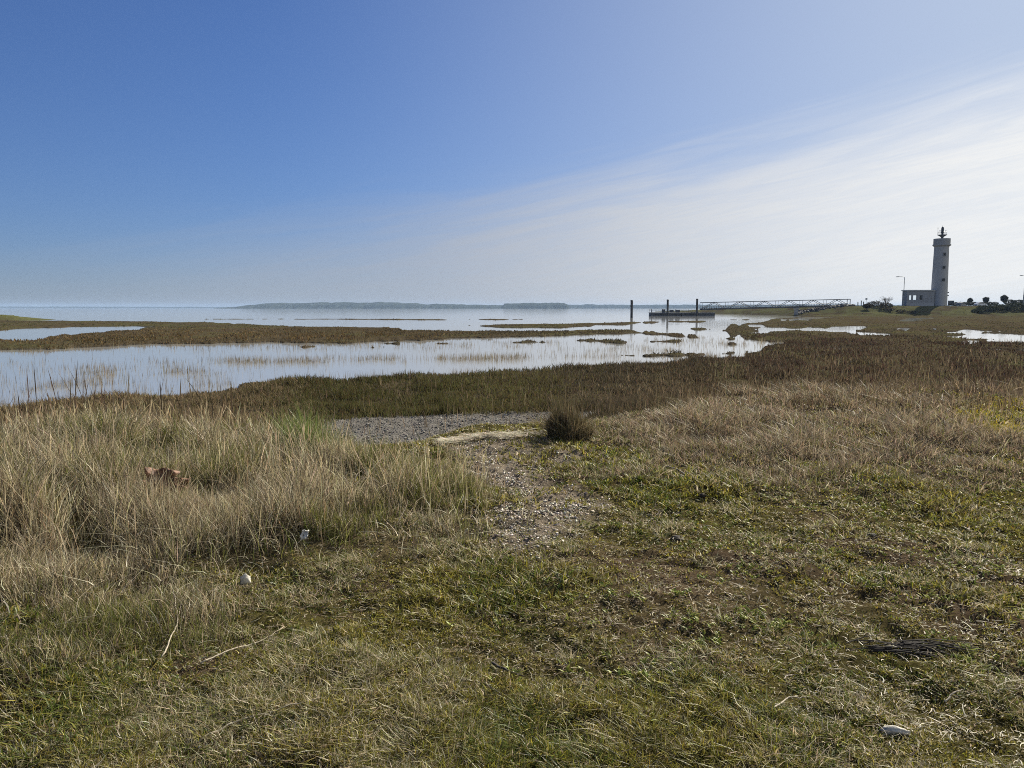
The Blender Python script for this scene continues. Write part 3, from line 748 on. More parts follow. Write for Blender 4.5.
stick('dry_twig', [(655, 470), (668, 470), (680, 473), (686, 477)], .012, 'driftwood', 'small grey twig at the edge of the dry grass', 'twig')
stick('dry_twig', [(492, 668), (508, 677), (524, 680)], .007, 'darkwood', 'dark broken twig lying on turf beside bare soil', 'twig')

# bundle of dark brushwood
c0 = ground_pt(905, 648)
mb = MB()
for k in range(46):
    a = Vector((rng.uniform(-.30, .10), rng.normal(0, .035), rng.uniform(.0, .035)))
    b = a + Vector((rng.uniform(.12, .34), rng.normal(-.05, .05), rng.normal(0, .012)))
    mb.tube([a, (a + b) / 2 + Vector((rng.normal(0, .01), rng.normal(0, .014), rng.uniform(.0, .015))), b], [.003, .0028, .0015], 5)
o = mb.build('brushwood', M['darkwood']); o.location = c0
tag(o, 'dark bundle of thin brushwood lying on the turf', 'brushwood')

# crumpled rusty leaf in the tall grass
def crumple(name, px, py, size, mat, label, cat, seed, lift, tilt=.9, n=14):
    Yd = 9.0          # walk in along the line of sight until it clears the ground by LIFT
    while True:
        c0 = at(px, py, Yd)
        if c0.z - H1(c0.x, c0.y) > lift or Yd < 2: break
        Yd -= .05
    u, v = np.meshgrid(np.linspace(-1, 1, n), np.linspace(-1, 1, n), indexing='ij')
    edge_ = 1 + .35 * (fbm(np.arctan2(v, u) * 1.5 + seed, u * 0 + seed, seed, 2) - .5)
    X = u * edge_ * size[0]; Y = v * edge_ * size[1]
    Zc = (fbm(u * 1.7 + seed, v * 1.7, seed, 3) - .5) * size[2] * 2
    V = np.stack([X.ravel(), (Y * math.cos(tilt) - Zc * math.sin(tilt)).ravel(), (Y * math.sin(tilt) + Zc * math.cos(tilt)).ravel()], 1)
    q = [(i * n + j, (i + 1) * n + j, (i + 1) * n + j + 1, i * n + j + 1) for i in range(n - 1) for j in range(n - 1)]
    me = bpy.data.meshes.new(name); me.from_pydata(V.tolist(), [], q)
    o = link(name, me, M[mat], None, True); o.location = c0
    md = o.modifiers.new('thick', 'SOLIDIFY'); md.thickness = .004
    return tag(o, label, cat)
crumple('dead_leaf', 162, 478, (.115, .09, .09), 'rust_leaf', 'rusty brown crumpled leaf caught in the tall grass', 'leaf', 3, .25)
crumple('dead_leaf', 179, 483, (.07, .06, .065), 'rust_leaf', 'smaller dark brown leaf touching the big rusty one', 'leaf', 9, .23)
crumple('paper_scrap', 305, 535, (.020, .030, .045), 'paper', 'pale torn scrap standing among the grass stems', 'litter', 5, .12, 1.2)
o = MB().lump((0, 0, 0), (.032, .03, .035), 4, 3, .5).build('chalk_lump', M['chalk'], None, True); o.location = ground_pt(246, 585) + Vector((0, 0, .03))
tag(o, 'small white lump at the foot of the tall grass', 'chalk')
o = MB().lump((0, 0, 0), (.055, .018, .016), 6, 3, .4).build('chalk_lump', M['chalk'], None, True); o.location = ground_pt(895, 733) + Vector((0, 0, .014)); o.rotation_euler = (0, 0, -.25)
tag(o, 'long white chalk piece on turf at lower right', 'chalk')
for i, (px, py, s, lb) in enumerate([(173, 735, .008, 'rounder white pebble at the top of its little group'), (156, 749, .010, 'largest white pebble, left of its little group'), (200, 751, .007, 'small grey white pebble just below the pale stem'),
                        (243, 742, .007, 'tiny white pebble right of the others below the stem'), (175, 741, .006, 'tiny pebble touching the rounder white one')]):
    o = MB().lump((0, 0, 0), (s, s * .9, s * .8), i, 2, .25).build('pebble', M['chalk'], None, True); o.location = ground_pt(px, py) + Vector((0, 0, s * .8 + .012))
    tag(o, lb, 'pebble', 'white pebbles on the turf')
for i, (px, py, s, lb) in enumerate([(676, 539, .03, 'dark clod of earth on the turf near bare soil'), (702, 500, .03, 'small dark clod on turf below the twig'), (872, 537, .028, 'dark earth clod on the turf at right'), (620, 742, .0, '')]):
    if s:
        o = MB().lump((0, 0, 0), (s * 1.3, s, s * .7), i + 20, 3, .5).build('earth_clod', M['darkwood'], None, True); o.location = ground_pt(px, py) + Vector((0, 0, s * .3))
        tag(o, lb, 'clod', 'dark clods of earth')

# ------------------------------------------------------------------ lighthouse
YL = 262.0
def build_lighthouse():
    base = at(938.5, 305.2, YL)
    s = YL / F                                    # metres per pixel here
    root = empty('lighthouse', base, 'grey white concrete lighthouse tower with low annex on the green bank', 'lighthouse', -R(12))
    mb = MB(); ht = 64 * s
    mb.lathe([(2.62, -2.2), (2.58, 0), (2.24, ht - 2.2), (2.24, ht - 1.9)], 40)
    mb.build('tower', M['concrete'], root, True)
    mb = MB(); mb.lathe([(2.25, ht - 2.3), (2.62, ht - 1.95), (2.78, ht - 1.9), (2.78, ht - 1.5), (2.56, ht - 1.47), (2.56, ht + .4), (2.4, ht + .42), (2.4, ht - .6)], 40)
    mb.build('gallery', M['concrete_dark'], root)
    mb = MB(); mb.lathe([(.55, ht - .6), (.5, ht + .2), (.35, ht + .6), (.45, ht + 1.0), (1.2, ht + 1.5), (1.45, ht + 1.6), (1.45, ht + 1.72)], 24)
    mb.build('lantern_pedestal', M['dark_metal'], root)
    mb = MB()
    for k in range(8):
        a = k * math.pi / 4
        mb.tube([(1.38 * math.cos(a), 1.38 * math.sin(a), ht + 1.7), (1.38 * math.cos(a), 1.38 * math.sin(a), ht + 2.7)], .03, 5)
    mb.tube([(1.38 * math.cos(k * math.pi / 12), 1.38 * math.sin(k * math.pi / 12), ht + 2.66) for k in range(25)], .03, 5)
    mb.build('railing', M['dark_metal'], root)
    mb = MB(); mb.lathe([(.32, ht + 1.72), (.32, ht + 2.2), (.42, ht + 2.3), (.42, ht + 4.0), (.28, ht + 4.25), (.07, ht + 4.4), (.05, ht + 4.8)], 20)
    mb.build('lantern', M['dark_metal'], root)
    for dx, hh in ((-1.4, 4.0), (1.05, 3.2), (-.75, 3.2)):
        m2 = MB(); m2.tube([(dx, .1, ht + 1.6), (dx, .1, ht + hh)], .035, 5); m2.box((dx - .2, .06, ht + hh - .05), (dx + .2, .14, ht + hh + .06)); m2.build('antenna', M['dark_metal'], root)
    # three little round-headed windows, one above another
    for fy in (49.6, 37.0, 24.8):
        zc = fy * s; rr = 2.58 - .34 * zc / (ht - 2.2)
        a = R(-83)
        w = MB(); w.box((-.42, -.12, -.45), (.42, .10, .45)); fo = w.build('window', M['darkglass'], root)
        fo.location = (rr * math.cos(a), rr * math.sin(a), zc); fo.rotation_euler = (0, 0, a + math.pi / 2)
        g = MB(); g.box((-.52, -.16, -.56), (-.423, .1, .56)); g.box((.423, -.16, -.56), (.52, .1, .56)); g.box((-.423, -.16, .453), (.423, .1, .56)); g.box((-.423, -.16, -.56), (.423, .1, -.453)); g.build('frame', M['concrete_dark'], fo)
    # brackets on the seaward side, low on the right
    m2 = MB()
    for z in (9 * s, 12 * s):
        m2 = MB(); m2.box((2.4, -.3, z), (2.95, .3, z + .35)); m2.build('bracket', M['dark_metal'], root)
    # annex: hollow, with windows through both long walls
    ax = empty('annex', (0, 0, 0), None, None); ax.parent = root; ax.location = (0, 0, 0); ax.rotation_euler = (0, 0, R(12) - R(8))
    L0, L1, hA = -11.0, -2.3, 14.2 * s
    y0, y1, tk = -2.2, 2.2, .25
    holes = [(-10.3, -9.55), (-9.05, -7.95), (-6.95, -6.0)]
    zb, zt = 1.75, 3.35
    m2 = MB()
    for yy, hs in ((y0, holes), (y1 - tk, [(-9.4, -4.4)])):
        m2.box((L0, yy, -1.5), (L1, yy + tk, zb)); m2.box((L0, yy, zt), (L1, yy + tk, hA))
        e = L0
        for a, b in hs:
            m2.box((e, yy, zb), (a, yy + tk, zt)); e = b
        m2.box((e, yy, zb), (L1, yy + tk, zt))
    m2.box((L0, y0 + tk, -1.5), (L0 + tk, y1 - tk, hA))
    m2.box((L0 + tk, y0 + tk, 0), (L1, y1 - tk, .1))
    m2.build('wall', M['concrete_dark'], ax)
    m2 = MB(); m2.box((L0 - .3, y0 - .35, hA + .003), (L1 + .1, y1 + .35, hA + .3), .04); m2.build('roof', M['roof'], ax)
    m2 = MB(); m2.box((L0 - .06, y0 - .08, -1.5), (L1, y0 - .003, .75)); m2.build('plinth', M['concrete'], ax)
    for a, b in holes:
        w = MB(); f = .06
        w.box((a, y0 + .05, zb), (a + f, y0 + .15, zt)); w.box((b - f, y0 + .05, zb), (b, y0 + .15, zt)); w.box((a + f, y0 + .05, zb), (b - f, y0 + .15, zb + f)); w.box((a + f, y0 + .05, zt - f), (b - f, y0 + .15, zt))
        fo = w.build('window_frame', M['lamp_metal'], ax)
    w = MB()
    for a, b in holes:
        pass
    w.bm.free()
    for a, b in holes:
        w = MB(); w.box((a + .06, y0 + .09, zb + .06), (b - .06, y0 + .11, zt - .06)); w.build('window_pane', M['glass'] if b < -7 else M['darkglass'], ax)
    return root
build_lighthouse()

# street lamps
def build_lamp(px, py_base, py_top, Y, arm_px, label, cat='street lamp'):
    b = at(px, py_base, Y); t = at(px, py_top, Y); hh = t.z - b.z
    root = empty('street_lamp', b, label, cat, 0, 'street lamps on the bank')
    arm = arm_px * Y / F
    MB().tube([(0, 0, -1.5), (0, 0, 3.2)], [.17, .17], 10).build('base', M['lamp_metal'], root)
    MB().tube([(0, 0, 3.2), (0, 0, hh - .35), (-.12, 0, hh - .08), (-.4, 0, hh), (-arm, 0, hh + .05)], [.12, .085, .075, .07, .055], 10).build('pole', M['lamp_metal'], root, True)
    h = MB(); h.prism([(-arm - 1.1, hh + .0), (-arm - .9, hh + .12), (-arm - .1, hh + .16), (-arm + .1, hh + .05), (-arm, hh - .04), (-arm - 1.0, hh - .06)], -.16, .16); ho = h.build('lamp_head', M['lamp_metal'], root)
    h = MB(); h.box((-arm - .9, -.12, hh - .12), (-arm - .25, .12, hh - .063), .02); h.build('lens', M['roof'], ho)
    return root
build_lamp(903.2, 305, 276.8, 258, 5.4, 'street lamp with arm over the left end of the annex')
build_lamp(1023.2, 304, 275.6, 275, 2.2, 'street lamp at the edge of the view beyond the clipped trees')

# ------------------------------------------------------------------ shrubs, hedges and clipped trees
def leaf_cloud(c, size, n, leaf, seed, cols, shell=.55, clump=3.0):
    d = rng.normal(0, 1, (n, 3)); d /= np.linalg.norm(d, axis=1)[:, None]
    q = shell + (1 - shell) * rng.uniform(0, 1, n) ** .5
    k = .72 + .56 * fbm(d[:, 0] * clump + seed * 3, d[:, 1] * clump + d[:, 2] * clump * 1.3, seed, 2)
    P = np.array(c) + d * (q * k)[:, None] * np.array(size)
    P[:, 2] = np.maximum(P[:, 2], c[2] - size[2] * .95)
    az = rng.uniform(0, 6.28, n)
    return blades(P, leaf * rng.uniform(.6, 1.3, n), leaf * rng.uniform(.5, .9, n), az, rng.uniform(.2, 1.6, n), pick(n, cols, var=.22), 2, prof=np.array([.5, 1, 0]))
HEDGE = [(.030, .036, .018), (.045, .048, .022), (.022, .028, .014), (.05, .042, .025)]
def clipped_tree(px, py, rpx, Y, label):
    c = at(px, py, Y); r = rpx * Y / F
    gz = H1(c.x, c.y); b = Vector((c.x, c.y, gz))
    root = empty('clipped_tree', b, label, 'tree', 0, 'round clipped trees behind the hedge')
    hz = c.z - gz
    t = MB(); t.tube([(0, 0, -.2), (.03, .02, hz * .5), (0, 0, hz)], [.14, .11, .07], 8)
    for k in range(5):
        a = k * 1.26; t.tube([(0, 0, hz - r * .8), (r * .6 * math.cos(a), r * .6 * math.sin(a), hz + r * .2)], [.05, .02], 5)
    t.build('trunk', M['bark'], root)
    A = leaf_cloud((0, 0, hz), (r, r, r), 2600, .22, int(px), HEDGE, .3, 2.0)
    rawmesh('crown', A[0], A[1], A[2], A[3], M['leaf'], root)
clipped_tree(970, 300.8, 2.5, 300, 'smallest round clipped tree, nearest the lighthouse')
clipped_tree(986, 300.2, 2.9, 300, 'middle round clipped tree between its two neighbours')
clipped_tree(1004.3, 298.6, 3.6, 300, 'largest round clipped tree, farthest from the lighthouse')

def shrub(name, spots, label, cat, cols, leaf=.3, dens=1400, stems=True):
    pts = [(at(px, py, Y), sx * Y / F, sz * Y / F) for px, py, Y, sx, sz in spots]
    c0 = pts[0][0].copy(); c0.z = H1(c0.x, c0.y)
    root = empty(name, c0, label, cat)
    parts = []
    for i, (c, sx, sz) in enumerate(pts):
        parts.append(leaf_cloud(tuple(c - c0), (sx, max(sx * .7, 1), sz), int(dens * max(.4, sx * sz / 4)), leaf, i + int(c0.x), cols))
    A = merge(parts); rawmesh('foliage', A[0], A[1], A[2], A[3], M['leaf'], root)
    for c, sx, sz in pts:
        m2 = MB()
        for k in range(7):
            p = c - c0; g = H1(c.x, c.y) - c0.z - .15
            m2.tube([(p.x + rng.normal(0, .1), p.y, g), (p.x + rng.normal(0, sx * .3), p.y + rng.normal(0, .3), p.z), (p.x + rng.normal(0, sx * .5), p.y + rng.normal(0, .5), p.z + sz * .6)], [.07, .05, .015], 5)
        m2.build('stem', M['bark'], root)
BR = [(.05, .042, .026), (.065, .052, .032), (.04, .036, .022)]
shrub('bramble_shrub', [(876, 304.4, 242, 8, 2.8), (867, 306.5, 237, 4, 2.2), (886, 306, 238, 7, 2.4)], 'dark low bramble thicket left of the lighthouse annex', 'shrub', BR)
shrub('bramble_shrub', [(901, 311.5, 231, 6, 1.6), (912, 312.5, 229, 6, 1.6), (890, 310, 233, 4, 1.4)], 'brown scrub on the bank slope below the annex', 'shrub', BR, .25, 800)
shrub('scrub_thicket', [(985, 309.5, 234, 9, 4), (1000, 309, 235, 10, 5), (1016, 308.6, 235, 11, 5.5), (1034, 308.5, 235, 11, 5.5), (1052, 308.5, 235, 11, 5.5), (977, 312, 231, 6, 3), (1075, 308.5, 235, 13, 5.5)], 'dark evergreen thicket on the bank below the clipped trees', 'shrub', [(.028, .036, .018), (.038, .046, .022), (.05, .055, .026)], .3, 1500)
shrub('hedge', [(1010 + k * 8, 302.6, 290, 6, 2.6) for k in range(8)], 'long dark hedge behind the largest clipped tree', 'hedge', HEDGE, .3, 1400)
shrub('hedge', [(955 + k * 5, 304.0, 292, 4, 1.8) for k in range(9)], 'low dark hedge running under the clipped trees', 'hedge', HEDGE, .25, 1200)

# bare winter shrub: many thin rising twigs
c0 = at(886, 303, 254); c0.z = H1(c0.x, c0.y)
root = empty('bare_shrub', c0, 'bare twiggy shrub rising above the bramble thicket', 'shrub')
m2 = MB(); m3 = MB(); top = at(886, 297.5, 254).z - c0.z
for k in range(26):
    a = rng.uniform(0, 6.28); e = rng.uniform(.4, 2.9)
    p1 = Vector((e * .45 * math.cos(a), e * .4 * math.sin(a), top * .55)); p2 = Vector((e * math.cos(a), e * .8 * math.sin(a), top * rng.uniform(.75, 1.05)))
    m2.tube([(rng.normal(0, .15), rng.normal(0, .15), -.1), p1, p2], [.06, .035, .012], 5)
    for q in range(7):
        f = p1.lerp(p2, rng.uniform(.1, 1)); m3.tube([f, f + Vector((rng.normal(0, .45), rng.normal(0, .45), rng.uniform(.1, .7)))], [.018, .008], 4)
m2.build('stem', M['bark'], root); m3.build('twigs', M['bark'], root)

# ------------------------------------------------------------------ parked vehicles
def build_car(px, Y, rz, paint, label, van=False):
    x = (px - 512) / F * Y
    root = empty('parked_car', (x, Y, H1(x, Y)), label, 'van' if van else 'car', rz, 'cars parked beside the lighthouse')
    if van:
        prof = [(-2.4, .35), (-2.45, 1.0), (-2.4, 1.95), (-2.2, 2.05), (1.0, 2.05), (1.55, 1.25), (2.35, 1.05), (2.45, .7), (2.4, .35)]
        glass = [(.55, 1.25), (.6, 1.85), (.95, 1.85), (1.38, 1.25)]; glass2 = [(-2.0, 1.3), (-2.0, 1.85), (.45, 1.85), (.45, 1.3)]; w = .92; wb = 1.5
    else:
        prof = [(-2.0, .3), (-2.1, .6), (-2.0, .95), (-1.75, 1.0), (-1.2, 1.45), (-.2, 1.5), (.5, 1.42), (1.1, .98), (1.9, .86), (2.08, .65), (2.0, .3)]
        glass = [(-1.5, 1.0), (-1.1, 1.36), (-.35, 1.40), (-.35, 1.0)]; glass2 = [(-.28, 1.0), (-.28, 1.40), (.42, 1.35), (.92, 1.0)]; w = .86; wb = 1.3
    MB().prism(prof, -w, w).build('body', M[paint], root)
    for sd_ in (-1, 1):
        for g in (glass, glass2):
            a, b = sorted((sd_ * (w + .002), sd_ * (w + .012))); m = MB(); m.prism(g, a, b); m.build('window', M['darkglass'], root)
    m = MB(); zt = prof[5 if not van else 4]
    if van: m.prism([(1.06, 1.99), (1.58, 1.28), (1.60, 1.29), (1.08, 2.0)], -.8, .8)
    else: m.prism([(.54, 1.41), (1.08, 1.01), (1.10, 1.02), (.56, 1.43)], -.74, .74)
    m.build('windscreen', M['darkglass'], root)
    for sx in (-wb, wb):
        for sy in (-1, 1):
            t = MB(); t.tube([(sx, sy * w - sy * .2, .32), (sx, sy * w + sy * .02, .32)], .32, 18); to = t.build('wheel', M['tyre'], root)
            t = MB(); t.tube([(sx, sy * w + sy * .021, .32), (sx, sy * w + sy * .03, .32)], .2, 14); t.build('rim', M['rim'], to)
    for sy in (-1, 1):
        t = MB(); xx = prof[-2][0]; t.box((xx - .1, sy * w * .75 - .15, .66), (xx + .01, sy * w * .75 + .15, .8), .02); t.build('headlight', M['roof'], root)
build_car(948.6, 272, R(60), 'carpaint_dark', 'dark van parked right beside the lighthouse base', True)
build_car(958.5, 276, R(35), 'carpaint_grey', 'grey car parked between the dark van and the first clipped tree')
build_car(978, 282, R(10), 'carpaint_white', 'white car half hidden below the clipped trees')

# posts by the gangway head
for i, (px, hp, lb) in enumerate([(856, 4.2, 'leftmost wooden post near the head of the gangway'), (859.3, 5.5, 'tallest wooden post near the head of the gangway'), (861.6, 4.5, 'wooden post close right of the tallest one'), (866, 3.8, 'short wooden post beside the bramble thicket')]):
    Y = 258; x = (px - 512) / F * Y; z = H1(x, Y)
    o = MB().tube([(0, 0, -.3), (.02, 0, hp * Y / F * .6), (0, 0, hp * Y / F), ], [.16, .16, .14], 8).build('wooden_post', M['wood_post']); o.location = (x, Y, z)
    tag(o, lb, 'post', 'wooden posts on the bank')
x = (864.2 - 512) / F * 262; z = H1(x, 262)
root = empty('sign_post', (x, 262, z), 'thin signpost with small plate among the wooden posts', 'sign')
MB().tube([(0, 0, -.2), (0, 0, 2.7)], .05, 8).build('pole', M['lamp_metal'], root); m2 = MB(); m2.box((-.35, -.08, 2.1), (.35, -.055, 2.65), .01); m2.build('plate', M['lamp_metal'], root)

# ------------------------------------------------------------------ pontoon, piles, gangway
GP = 'tall dark mooring piles in the channel'
for px, py, pt, Y, lb in [(631.8, 318, 300.2, 192, 'dark mooring pile standing alone in open water'), (667.8, 317.3, 299.6, 232, 'dark mooring pile at the middle of the pontoon'), (697.2, 317.3, 298.8, 232, 'dark mooring pile at the gangway end of the pontoon')]:
    t = at(px, pt, Y)
    root = empty('mooring_pile', (t.x, Y, 0), lb, 'pile', 0, GP)
    MB().tube([(0, 0, -1.5), (0, 0, t.z - .25)], [.31, .31], 20).build('shaft', M['pile'], root, False)
    MB().lathe([(.34, t.z - .25), (.36, t.z - .1), (.28, t.z + .02), (.1, t.z + .06)], 20).build('cap', M['pile'], root)
YP = 240.0; s = YP / F
xl = at(650, 315, YP).x; xr = at(713.5, 315, YP).x
root = empty('pontoon', ((xl + xr) / 2, YP, 0), 'grey floating pontoon moored between two dark piles', 'pontoon'); hl = (xr - xl) / 2
for xa, xb in ((-hl, -.55), (-.25, hl)):
    m2 = MB(); m2.box((xa, -1.6, -.4), (xb, 2.2, 1.0), .06); m2.build('hull', M['pontoon'], root)
m2 = MB(); m2.box((-hl - .1, -1.75, 1.053), (hl + .1, 2.35, 1.18), .02); m2.build('deck', M['deck'], root)
m2 = MB(); m2.box((-hl, -1.72, .5), (hl, -1.603, .72)); m2.build('fender', M['pile'], root)
for cx in (667.8, 697.2):
    X = at(cx, 315, 232).x - (xl + xr) / 2
    m2 = MB(); m2.tube([(X + .55 * math.cos(k * math.pi / 8), 232 - YP + .55 * math.sin(k * math.pi / 8) , 1.12) for k in range(17)], .08, 6)
    m2.box((X - .45, 232 - YP + .5, 1.04), (X - .3, -1.6, 1.2)); m2.box((X + .3, 232 - YP + .5, 1.04), (X + .45, -1.6, 1.2)); m2.build('pile_guide', M['steel'], root)
m2 = MB()
for k in range(7):
    X = -hl + .2 + (2 * hl * .62) * k / 6
    m2.tube([(X, 2.2, 1.18), (X, 2.2, 2.2)], .035, 6)
m2.tube([(-hl + .2, 2.2, 2.18), (-hl + .2 + 2 * hl * .62, 2.2, 2.18)], .03, 6); m2.tube([(-hl + .2, 2.2, 1.7), (-hl + .2 + 2 * hl * .62, 2.2, 1.7)], .025, 6)
m2.build('handrail', M['steel'], root)
m2 = MB(); m2.tube([(-hl + .3, -1.2, 1.18), (-hl + .3, -1.2, 2.3)], [.16, .1], 8); m2.build('bollard', M['dark_metal'], root)
for px, w, hh, lb in [(663.5, 1.0, .9, 'small dark box left of the middle pile'), (671.5, 1.2, .75, 'dark box close right of the middle pile'), (677.5, 1.3, .75, 'dark box farthest right of the middle pile')]:
    X = at(px, 312, YP).x
    o = empty('storage_box', (X, YP, 1.18), 'dark storage box on the pontoon deck, ' + lb.replace('small dark box ', '').replace('dark box ', ''), 'box', 0, 'storage boxes on the pontoon')
    m2 = MB(); m2.box((-w / 2, -.4, .005), (w / 2, .4, hh - .1), .04); m2.build('body', M['box'], o); m2 = MB(); m2.box((-w / 2 - .03, -.43, hh - .097), (w / 2 + .03, .43, hh), .03); m2.build('lid', M['box'], o)

# gangway truss
a0 = at(701, 309.6, 241); a1 = at(848.5, 305.8, 254)
root = empty('gangway', a0, 'long grey steel lattice gangway sloping from pontoon to bank', 'gangway')
vec = a1 - a0; Lg = vec.length
zh = 2.15
side = Vector((-vec.y, vec.x, 0)).normalized() * .75
nb = 12
for sg, nm in ((-1, 'truss'), (1, 'truss')):
    m2 = MB()
    o_ = side * sg
    bot = [vec * (k / nb) + o_ for k in range(nb + 1)]; topp = [p + Vector((0, 0, zh)) for p in bot]
    m2.tube([bot[0], bot[-1]], .15, 6); m2.tube([topp[0], topp[-1]], .13, 6)
    mid0, mid1 = bot[0] + Vector((0, 0, 1.0)), bot[-1] + Vector((0, 0, 1.0)); m2.tube([mid0, mid1], .04, 5)
    for k in range(nb):
        a, b = (bot[k], topp[k + 1]) if k % 2 == 0 else (topp[k], bot[k + 1])
        m2.tube([a, b], .085, 5)
        if k % 2 == 0: m2.tube([bot[k], topp[k]], .05, 5)
    for k in range(90):
        p = vec * ((k + .5) / 90) + o_ * .93
        m2.tube([p + Vector((0, 0, .1)), p + Vector((0, 0, 1.0))], .045, 4)
    m2.tube([bot[-1] - Vector((0, 0, .3)), topp[-1]], .12, 6)
    m2.build(nm, M['steel'], root)
m2 = MB(); u = vec.normalized()
q = u.to_track_quat('X', 'Z')
bmw = m2.bm; g = bmesh.ops.create_cube(bmw, size=1)
for v in g['verts']:
    v.co = vec * .5 + q @ Vector((v.co.x * (Lg - .1), v.co.y * 1.3, v.co.z * .5)) + Vector((0, 0, .08))
m2.build('walkway', M['walkway'], root)
pp = at(796, 309, a0.y + .65 * vec.y)
f = (pp.x - a0.x) / vec.x; pb = a0 + vec * f
root2 = empty('gangway_pier', (pb.x, pb.y, 0), 'grey concrete pier holding up the gangway near the bank', 'pier')
m2 = MB(); m2.box((-.4, -.9, -1), (.4, .9, pb.z - .55), .05); m2.build('column', M['concrete_dark'], root2); m2 = MB(); m2.box((-.6, -1.2, pb.z - .547), (.6, 1.2, pb.z - .16), .04); m2.build('pier_head', M['concrete_dark'], root2)
# dark rubble slope under the head of the gangway
pr = []
for k in range(420):
    t = rng.uniform(0, 1); px = 797 + 56 * t
    Y = 252 + rng.normal(0, 3); x = (px - 512) / F * Y
    pr.append((x, Y))
pr = np.array(pr)
o = stones('rubble', pr[:, 0], pr[:, 1], rng.uniform(.3, .8, len(pr)), [(.05, .05, .048), (.07, .066, .06), (.035, .035, .034)], .9, 'dark boulder rubble under the head of the gangway', .7)

# ------------------------------------------------------------------ far shore
def ridge(name, pts, depth, Y, rough, mat, label, kind, seed, step=14.0):
    P = [at(px, py, Y) for px, py in pts]
    xs = np.arange(P[0].x, P[-1].x, step)
    zt = np.interp(xs, [p.x for p in P], [p.z for p in P])
    zt = np.maximum(zt + rough * (fbm(xs / 60, xs * 0, seed, 4) - .5) * 2 * np.clip(zt / 12, .1, 1), .3)
    ny = 7; V = []; fr = [0, .12, .3, .5, .7, .9, 1]; hz = [0, .55, .9, 1, .9, .5, 0]
    for i in range(len(xs)):
        for j in range(ny):
            jit = (_hash(np.array([i]), np.array([j]), seed)[0] - .5)
            V.append((xs[i], Y + depth * (fr[j] + .05 * jit), zt[i] * hz[j] * (1 + .12 * jit) - .6 * (hz[j] == 0)))
    q = [(i * ny + j, (i + 1) * ny + j, (i + 1) * ny + j + 1, i * ny + j + 1) for i in range(len(xs) - 1) for j in range(ny - 1)]
    me = bpy.data.meshes.new(name); me.from_pydata(V, [], q)
    return tag(link(name, me, mat, None, False), label, kind=kind)
FL = M['far_land']
ridge('hills', [(212, 308), (225, 306.6), (232, 305), (250, 303.6), (268, 302.5), (300, 302.4), (320, 302.2), (345, 302.6), (372, 302.2), (398, 302.6), (415, 303.4), (430, 303.6), (450, 304.2), (480, 304.4), (500, 304.8), (520, 305.5)], 500, 3600, 5, FL, 'low wooded headland across the bay', 'structure', 201)
ridge('woodland', [(501, 307), (504, 303.4), (512, 302.9), (540, 302.5), (562, 302.6), (569, 303.4), (572, 307)], 300, 3300, 2, FL, 'dense dark wood on the far shore', 'stuff', 202)
ridge('hills', [(430, 305.8), (560, 304.6), (600, 304.2), (650, 304.6), (700, 304.4), (760, 304.6), (860, 304.6), (1000, 305)], 400, 4600, 4, FL, 'pale low shore behind the pontoon', 'structure', 203)
ridge('hills', [(-600, 306.2), (0, 306.4), (80, 306.6), (160, 306.8), (214, 307.0), (230, 307.4)], 400, 7200, 3, FL, 'faint distant shore along the horizon', 'structure', 204, 30)

# ------------------------------------------------------------------ haze
m, nt, N, L = newmat('sea_haze')
o = N.new('ShaderNodeOutputMaterial'); pv = N.new('ShaderNodeVolumePrincipled')
pv.inputs['Color'].default_value = (.50, .70, 1, 1); pv.inputs['Density'].default_value = 0.9e-4; pv.inputs['Anisotropy'].default_value = 0
L.new(pv.outputs[0], o.inputs['Volume'])
mb = MB(); mb.box((-8800, -8800, -2.4), (8800, 8800, 37)); tag(mb.build('haze', m), 'thin sea haze over the bay', kind='stuff')

# ------------------------------------------------------------------ sky and sun
w = bpy.data.worlds.new('World'); scene.world = w; w.use_nodes = True
N = w.node_tree.nodes; L = w.node_tree.links; N.clear()
out = N.new('ShaderNodeOutputWorld'); bg = N.new('ShaderNodeBackground'); sky = N.new('ShaderNodeTexSky')
sky.sky_type = 'NISHITA'; sky.sun_disc = False; sky.sun_elevation = SUN_EL; sky.sun_rotation = SUN_AZ
sky.altitude = 10; sky.air_density = 1.0; sky.dust_density = 0.3; sky.ozone_density = 5.0
bg.inputs['Strength'].default_value = .0425
def math_(op, a, b=None, c=None):
    n = N.new('ShaderNodeMath'); n.operation = op
    for i, v in enumerate((a, b, c)):
        if v is None: continue
        if isinstance(v, (int, float)): n.inputs[i].default_value = v
        else: L.new(v, n.inputs[i])
    return n.outputs[0]
def mrange(v, a, b, c=0, d=1):
    n = N.new('ShaderNodeMapRange'); n.interpolation_type = 'SMOOTHSTEP'; L.new(v, n.inputs[0])
    for i, q in zip((1, 2, 3, 4), (a, b, c, d)): n.inputs[i].default_value = q
    return n.outputs[0]
tc = N.new('ShaderNodeTexCoord'); sx = N.new('ShaderNodeSeparateXYZ'); L.new(tc.outputs['Generated'], sx.inputs[0])
az = math_('ARCTAN2', sx.outputs[0], sx.outputs[1]); el = math_('ARCSINE', sx.outputs[2])
